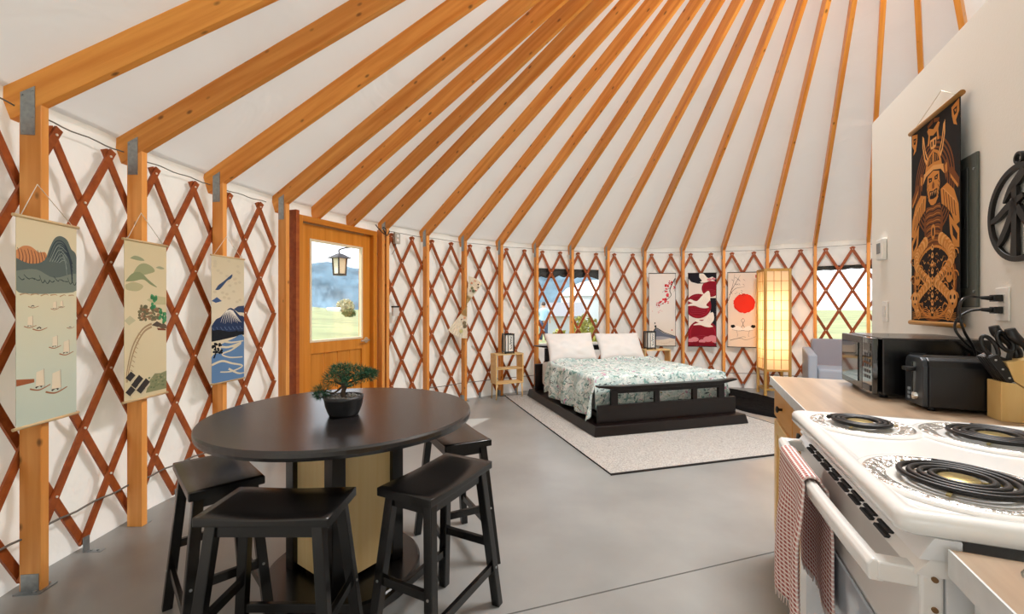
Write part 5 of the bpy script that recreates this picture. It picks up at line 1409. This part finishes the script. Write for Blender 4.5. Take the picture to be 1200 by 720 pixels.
# orange armour scroll on the partition
M_oak = wood('oak rod', '9A6A2C', 'B98442', rough=.45, knots=False)
W_, H_ = .425, .915; sc_ = 1.608
t = hanging('wall_scroll', 'tall black and orange armoured warrior scroll hanging on the white partition', 'scroll', K(sc_, WV-.030, 1.180), RZW, W_, H_,
    mat('black scroll cloth', '262322', .85, spec=.15), M_oak, .011, .012, (-.0, H_+.105, .024), bow=0)
a = Art()
OR, LO, DB, BR_ = 'D28A44', 'E6A662', '2A2220', '7E4A28'
def M2(h, pts, w=None, sm=5):
    for sg in (1, -1):
        q = [(sg*x*W_/2, z*H_) for x, z in pts]
        if w is None: a.p(h, q)
        else: a.st(h, q, w, sm)
for k in range(9):
    r = .175-.0085*k
    a.p((BR_, DB)[k % 2] if k < 8 else DB, circ(0, .66*H_, r, r*1.22, 48))
M2(BR_, [(.02, .985), (.25, .97), (.22, .955), (.02, .965)])
M2(OR, [(.70, .97), (.97, .985), (.97, .93), (.86, .90), (.90, .875), (.78, .89), (.72, .93)]); M2(DB, [(.76, .955), (.90, .96), (.88, .93), (.80, .925)]); M2(OR, [(.80, .95), (.87, .95), (.85, .935)])
# crest, horns, helmet
M2(OR, [(0, .935), (.20, .955), (.26, .945), (.20, .92), (.24, .87), (.17, .87), (.14, .915), (0, .905)]); M2(LO, [(0, .89), (.13, .89), (.11, .845), (0, .84)]); M2(DB, [(.03, .88), (.09, .88), (.08, .855), (.03, .855)])
M2(LO, [(.20, .80), (.34, .86), (.40, .925), (.47, .94), (.47, .88), (.38, .81), (.24, .765)]); M2(DB, [(.25, .80), (.36, .85), (.42, .905), (.42, .875), (.34, .815)])
M2(OR, [(0, .84), (.20, .82), (.32, .77), (.36, .73), (0, .75)]); M2(DB, [(.02, .825), (.17, .805), (.25, .77), (.02, .775)])
for k in range(4): M2(OR, [(.03+.06*k, .82-.008*k), (.045+.065*k, .775)], .004, 0)
M2(LO, [(0, .762), (.40, .742), (.50, .70), (.44, .695), (.30, .725), (0, .74)]); M2(BR_, [(.40, .735), (.56, .76), (.60, .70), (.50, .66), (.44, .70)]); M2(OR, [(.46, .73), (.54, .74), (.55, .70), (.49, .69)])
# face
M2(OR, [(0, .735), (.24, .72), (.27, .66), (.20, .60), (.10, .575), (0, .57)]); M2(DB, [(.05, .705), (.20, .71), (.17, .685), (.06, .688)]); M2(LO, [(.10, .698), (.14, .70), (.13, .69)])
M2(DB, [(.0, .64), (.16, .645), (.14, .605), (0, .60)]); M2(LO, [(.02, .637), (.06, .637), (.05, .615)]); M2(LO, [(.09, .637), (.13, .637), (.11, .617)]); M2(BR_, [(0, .685), (.05, .67), (.04, .65), (0, .65)])
for k in range(4): M2(DB, [(.20-.01*k, .68-.02*k), (.25-.01*k, .665-.022*k)], .003, 0)
# shoulders and arms
M2(OR, [(.30, .63), (.55, .645), (.80, .60), (.95, .53), (.99, .45), (.85, .44), (.70, .50), (.50, .54), (.34, .56)])
for k in range(5): M2(DB, [(.40+.10*k, .625-.018*k), (.44+.10*k, .575-.02*k), (.47+.10*k, .53-.012*k)], .0045)
for k in range(5): M2(LO, [(.38+.10*k, .628-.016*k), (.48+.10*k, .617-.02*k)], .004, 0)
M2(BR_, [(.60, .69), (.98, .60), (.98, .64), (.7, .715)]); M2(OR, [(.66, .68), (.94, .615), (.93, .60), (.68, .66)])
M2(OR, [(.62, .50), (.98, .42), (.98, .34), (.80, .345), (.66, .41)]); M2(DB, [(.72, .45), (.92, .40), (.90, .37), (.76, .40)])
# chest
M2(BR_, [(0, .565), (.28, .57), (.40, .50), (.36, .42), (.20, .37), (0, .36)])
for k in range(6): M2(DB, [(0, .54-.03*k), (.18, .545-.032*k), (.33-.012*k, .535-.032*k)], .005)
for k in range(6): M2(OR, [(0, .553-.03*k), (.16, .558-.032*k), (.30-.01*k, .55-.032*k)], .0025)
M2(OR, [(0, .48), (.07, .47), (.09, .44), (.05, .41), (0, .405)]); M2(DB, [(0, .465), (.04, .455), (.03, .425), (0, .42)])
M2(BR_, circ(.0, .20, .90, .19, 40)); M2(OR, circ(.0, .20, .84, .177, 40)); M2(DB, circ(.0, .20, .78, .165, 40))
for k in range(70):
    x_, z_ = rng.uniform(.03, .74), rng.uniform(.04, .36)
    if (x_/.76)**2+((z_-.2)/.16)**2 < 1: M2(rng.choice((OR, LO, BR_, OR)), [(x_, z_), (x_+.04, z_+.012*rng.uniform(-1, 1)), (x_+.09, z_+.014*rng.uniform(-1, 1))], [.006, .0015])
# lower coils: two scaled serpents, curls and round faces
for k in range(46):
    tt = k/45; x = .12+.62*abs(sin(tt*PI*1.6+.35)); z = .40-.36*tt; r = .030*(1-.25*tt)
    M2(OR if k % 2 else LO, circ(x*1.0, z, r/(W_/2)*.9, r/H_*.9, 12))
    M2(DB, circ(x*1.0+.012, z-.004, r/(W_/2)*.52, r/H_*.5, 10)); M2(LO, circ(x+.006, z-.002, r/(W_/2)*.28, r/H_*.28, 8))
for k in range(9): M2(LO, [(0, .385-.038*k), (.045, .373-.038*k), (.05, .357-.038*k), (0, .352-.038*k)]); M2(DB, [(0, .376-.038*k), (.025, .370-.038*k), (0, .362-.038*k)])
for k in range(7):
    cx_, cz_ = .50+.36*(k % 2), .36-.048*k
    M2(OR, [(cx_+.13*cos(q*.7)*(1-q*.07), cz_+.030*sin(q*.7)*(1-q*.07)) for q in range(11)], [.007, .002])
M2(OR, circ(.78, .115, .17, .045, 20)); M2(LO, circ(.78, .125, .13, .032, 18)); M2(DB, circ(.71, .125, .035, .011, 10)); M2(DB, circ(.85, .125, .035, .011, 10)); M2(DB, [(.74, .10), (.82, .10), (.80, .09), (.76, .09)])
M2(OR, circ(.66, .225, .13, .035, 18)); M2(DB, circ(.62, .23, .028, .009, 9)); M2(DB, circ(.71, .23, .028, .009, 9))
for k in range(6): M2(OR, [(.05, .05-.004*k), (.3+.05*k, .075-.010*k), (.55+.05*k, .05-.006*k), (.9, .055-.008*k)], [.004, .002])
a.build(t)
# grey panel behind it
t = thing('electrical_panel', 'dark grey electrical panel on the partition, half hidden behind the warrior scroll', 'electrical panel', K(1.515, WV-.001, 1.253), RZW)
m = MB(); m.box((0, -.005, .296), (.362, .010, .592)); m.build('cover', mat('panel grey green', '5C615B', .4, .3), t, bevel=.003)
m = MB(); m.box((-.01, -.012, .31), (.28, .006, .47)); d_ = m.build('door', mat('panel grey green dark', '3A3D3B', .4, .3), t, bevel=.002)
m = MB(); m.box((.115, -.017, .33), (.016, .006, .04)); m.build('latch', M_blackgl, d_)
m = MB()
for z in (.06, .53): m.cyl((.165, -.010, z), (.165, -.013, z), .005, 10)
m.build('screw', M_galv, t)
# ring ornament
t = thing('wall_ornament', 'round black metal ornament with a brush character at the right edge, on the partition', 'wall ornament', K(1.091, WV-.012, 1.564), RZW)
M_iron = mat('black iron', '1A1817', .45, .3)
m = MB()
def ringp(r0, r1, cx_=0, cz_=0, n=64, y0=-.006, y1=.006):
    P = [[m.bm.verts.new((cx_+r*cos(2*PI*i/n), y, cz_+r*sin(2*PI*i/n))) for i in range(n)] for r, y in ((r0, y0), (r1, y0), (r1, y1), (r0, y1))]
    for a_ in range(4):
        A, B = P[a_], P[(a_+1) % 4]
        for i in range(n): m.bm.faces.new([A[i], A[(i+1) % n], B[(i+1) % n], B[i]])
ringp(.143, .162); m.build('ring', M_iron, t, bevel=.0015)
m = MB(); ringp(.013, .0215, 0, .178, 28); m.build('hanging_loop', M_iron, t, bevel=.001)
def brush(pts, ws): 
    m = MB(); sp_ = spl(pts, 5); n_ = len(sp_); w_ = []
    for i in range(n_):
        k = i/(n_-1)*(len(ws)-1); a0 = int(min(k, len(ws)-2)); w_.append(ws[a0]*(1-(k-a0))+ws[a0+1]*(k-a0))
    m.prism(stroke(sp_, w_), -.0055, .0055); return m
for pts, ws in (([(.030, .135), (.0, .112), (-.040, .086), (-.075, .045)], [.030, .034, .024, .006]),
                ([(-.145, -.01), (-.105, .002), (-.06, .026), (-.02, .040), (.022, .052)], [.014, .022, .024, .026, .016]),
                ([(-.020, .095), (-.018, .03), (-.020, -.06), (-.022, -.145)], [.024, .026, .026, .034]),
                ([(-.022, .030), (-.048, -.022), (-.085, -.075), (-.112, -.103)], [.030, .026, .024, .008]),
                ([(-.006, .020), (.018, -.012), (.040, -.050)], [.024, .026, .010]),
                ([(.046, .055), (.046, .0), (.050, -.060)], [.018, .022, .022]), ([(.040, .050), (.080, .054), (.116, .052)], [.018, .020, .022]),
                ([(.110, .055), (.108, .0), (.102, -.055)], [.024, .022, .018]), ([(.050, -.045), (.08, -.044), (.104, -.044)], [.018, .018, .018])):
    brush(pts, ws).build('brush_stroke', M_iron, t)
# thermostat and switch
t = thing('thermostat', 'small white thermostat near the far end of the partition', 'thermostat', K(2.262, WV-.001, 1.525), RZW)
m = MB(); m.box((0, -.012, .061), (.095, .024, .122)); b_ = m.build('case', mat('white plastic', 'F1EEE8'), t, bevel=.006)
m = MB(); m.box((-.005, -.0245, .068), (.055, .002, .06)); m.build('screen', mat('grey screen', '6E7274', .25), b_)
t = thing('light_switch', 'white light switch plate low on the partition, left of the warrior scroll', 'switch', K(2.235, WV-.001, 1.172), RZW)
m = MB(); m.box((0, -.003, .058), (.075, .006, .116)); m.build('plate', mat('white plastic', 'F1EEE8'), t, bevel=.002)
m = MB(); m.box((0, -.008, .058), (.032, .006, .064)); m.build('rocker', mat('switch rocker', 'E4E0D8', .35), t, bevel=.001)
# two paper fans on the post
M_fan = mat('cream fan paper', 'E2D6BE', .85, var=.1, vscale=30)
def fan(label, loc, rz, dirn, half, rad, spots_):
    t = thing('paper_fan', label, 'fan', loc, rz, None); n_ = 16; m = MB()
    def fp(u, v):
        an = dirn-half+2*half*u; r = rad*(.30+.70*v); k = int(round(u*n_))
        return (r*cos(an), -.012-.010*(k % 2)*v, r*sin(an))
    m.grid(fp, n_, 4, smooth=False); m.build('leaf', M_fan, t, solid=.002)
    m = MB()
    for k in range(9):
        an = dirn-half+2*half*k/8; m.bar((0, -.008, 0), (rad*.34*cos(an), -.012, rad*.34*sin(an)), .006, .004)
    m.cyl((0, -.002, 0), (0, -.022, 0), .007, 10); m.build('rib', mat('bamboo rib', 'B89A62', .6), t)
    a = Art(-.0255, False)
    for f_, r_, h, s_ in spots_: a.p(h, circ(rad*r_*cos(dirn+half*f_), rad*r_*sin(dirn+half*f_), s_, s_*.85, 12))
    a.build(t)
ap = POST_A[6]; lx, ly, _ = on_wall(ap, R-.134)
fan('upper cream paper fan with dark flower spots, opening upward on the wall post', (lx, ly, 1.295), ap-PI/2, math.radians(66), math.radians(19), .38,
    [(-.3, .55, '6E7458', .026), (.2, .62, '7A8062', .022), (.5, .78, 'C88A6A', .018), (-.5, .86, '3A3030', .012), (.1, .9, 'D0A08A', .016), (-.7, .62, 'A85A50', .012), (-.75, .78, '3A3030', .010), (.4, .5, '8A4A44', .012)])
fan('lower cream paper fan with grey patch, opening downward on the wall post', (lx+.0, ly, 1.265), ap-PI/2, math.radians(249), math.radians(23), .42,
    [(.4, .52, '8A7C60', .030), (.6, .62, '7A6E56', .030), (-.3, .45, '5A3A30', .010), (.2, .8, 'C6C08A', .03), (.3, .36, 'D8A078', .018)])
# small electrics on the lattice
aj = 2.518; t = thing('outlet_box', 'tiny grey outlet box under the lattice tips, right of the door', 'outlet', on_wall(aj, R-.048, 2.00), aj-PI/2)
m = MB(); m.box((0, -.018, .065), (.075, .036, .13)); m.build('box', mat('grey box', 'B9B6AC', .5), t, bevel=.003)
m = MB()
for z in (.04, .09): m.cyl((0, -.036, z), (0, -.039, z), .017, 14)
m.build('socket', mat('white plastic', 'F1EEE8'), t)
m = MB(); m.tube(spl([(-.01, -.015, 0), (-.02, -.01, -.06), (-.06, -.005, -.13)], 5), .004, 6); m.build('cord', M_cable, t)
aj = 2.522; t = thing('sensor_box', 'small pale box with black lid on the lattice right of the door handle', 'sensor', on_wall(aj, R-.046, 1.155), aj-PI/2)
m = MB(); m.box((0, -.016, .05), (.085, .032, .10)); m.build('case', mat('pale clear case', 'D6D2CC', .3), t, bevel=.004)
m = MB(); m.box((0, -.017, .108), (.095, .036, .018)); m.build('lid', M_blackgl, t, bevel=.002)
aj = 2.566; t = tag(MB().tube(spl([on_wall(2.600, R-.13, 2.16), on_wall(2.585, R-.14, 2.10), on_wall(2.572, R-.14, 2.075), on_wall(2.568, R-.14, 2.13), on_wall(2.578, R-.14, 2.14), on_wall(2.566, R-.145, 2.06), on_wall(2.556, R-.14, 2.12)], 6), .005, 6).build('looped_cable', M_dark), 'dark looped cable tied at the top right corner of the door frame', 'cable')
a3 = 3.345; t = tag(MB().tube(spl([on_wall(3.34, R-.05, 2.22), on_wall(3.325, R-.07, 2.08), on_wall(3.312, R-.06, 1.92)], 6), .010, 6).build('fabric_tie', M_sheet), 'white fabric tie hanging at the far left edge, left of the first post', 'tie')
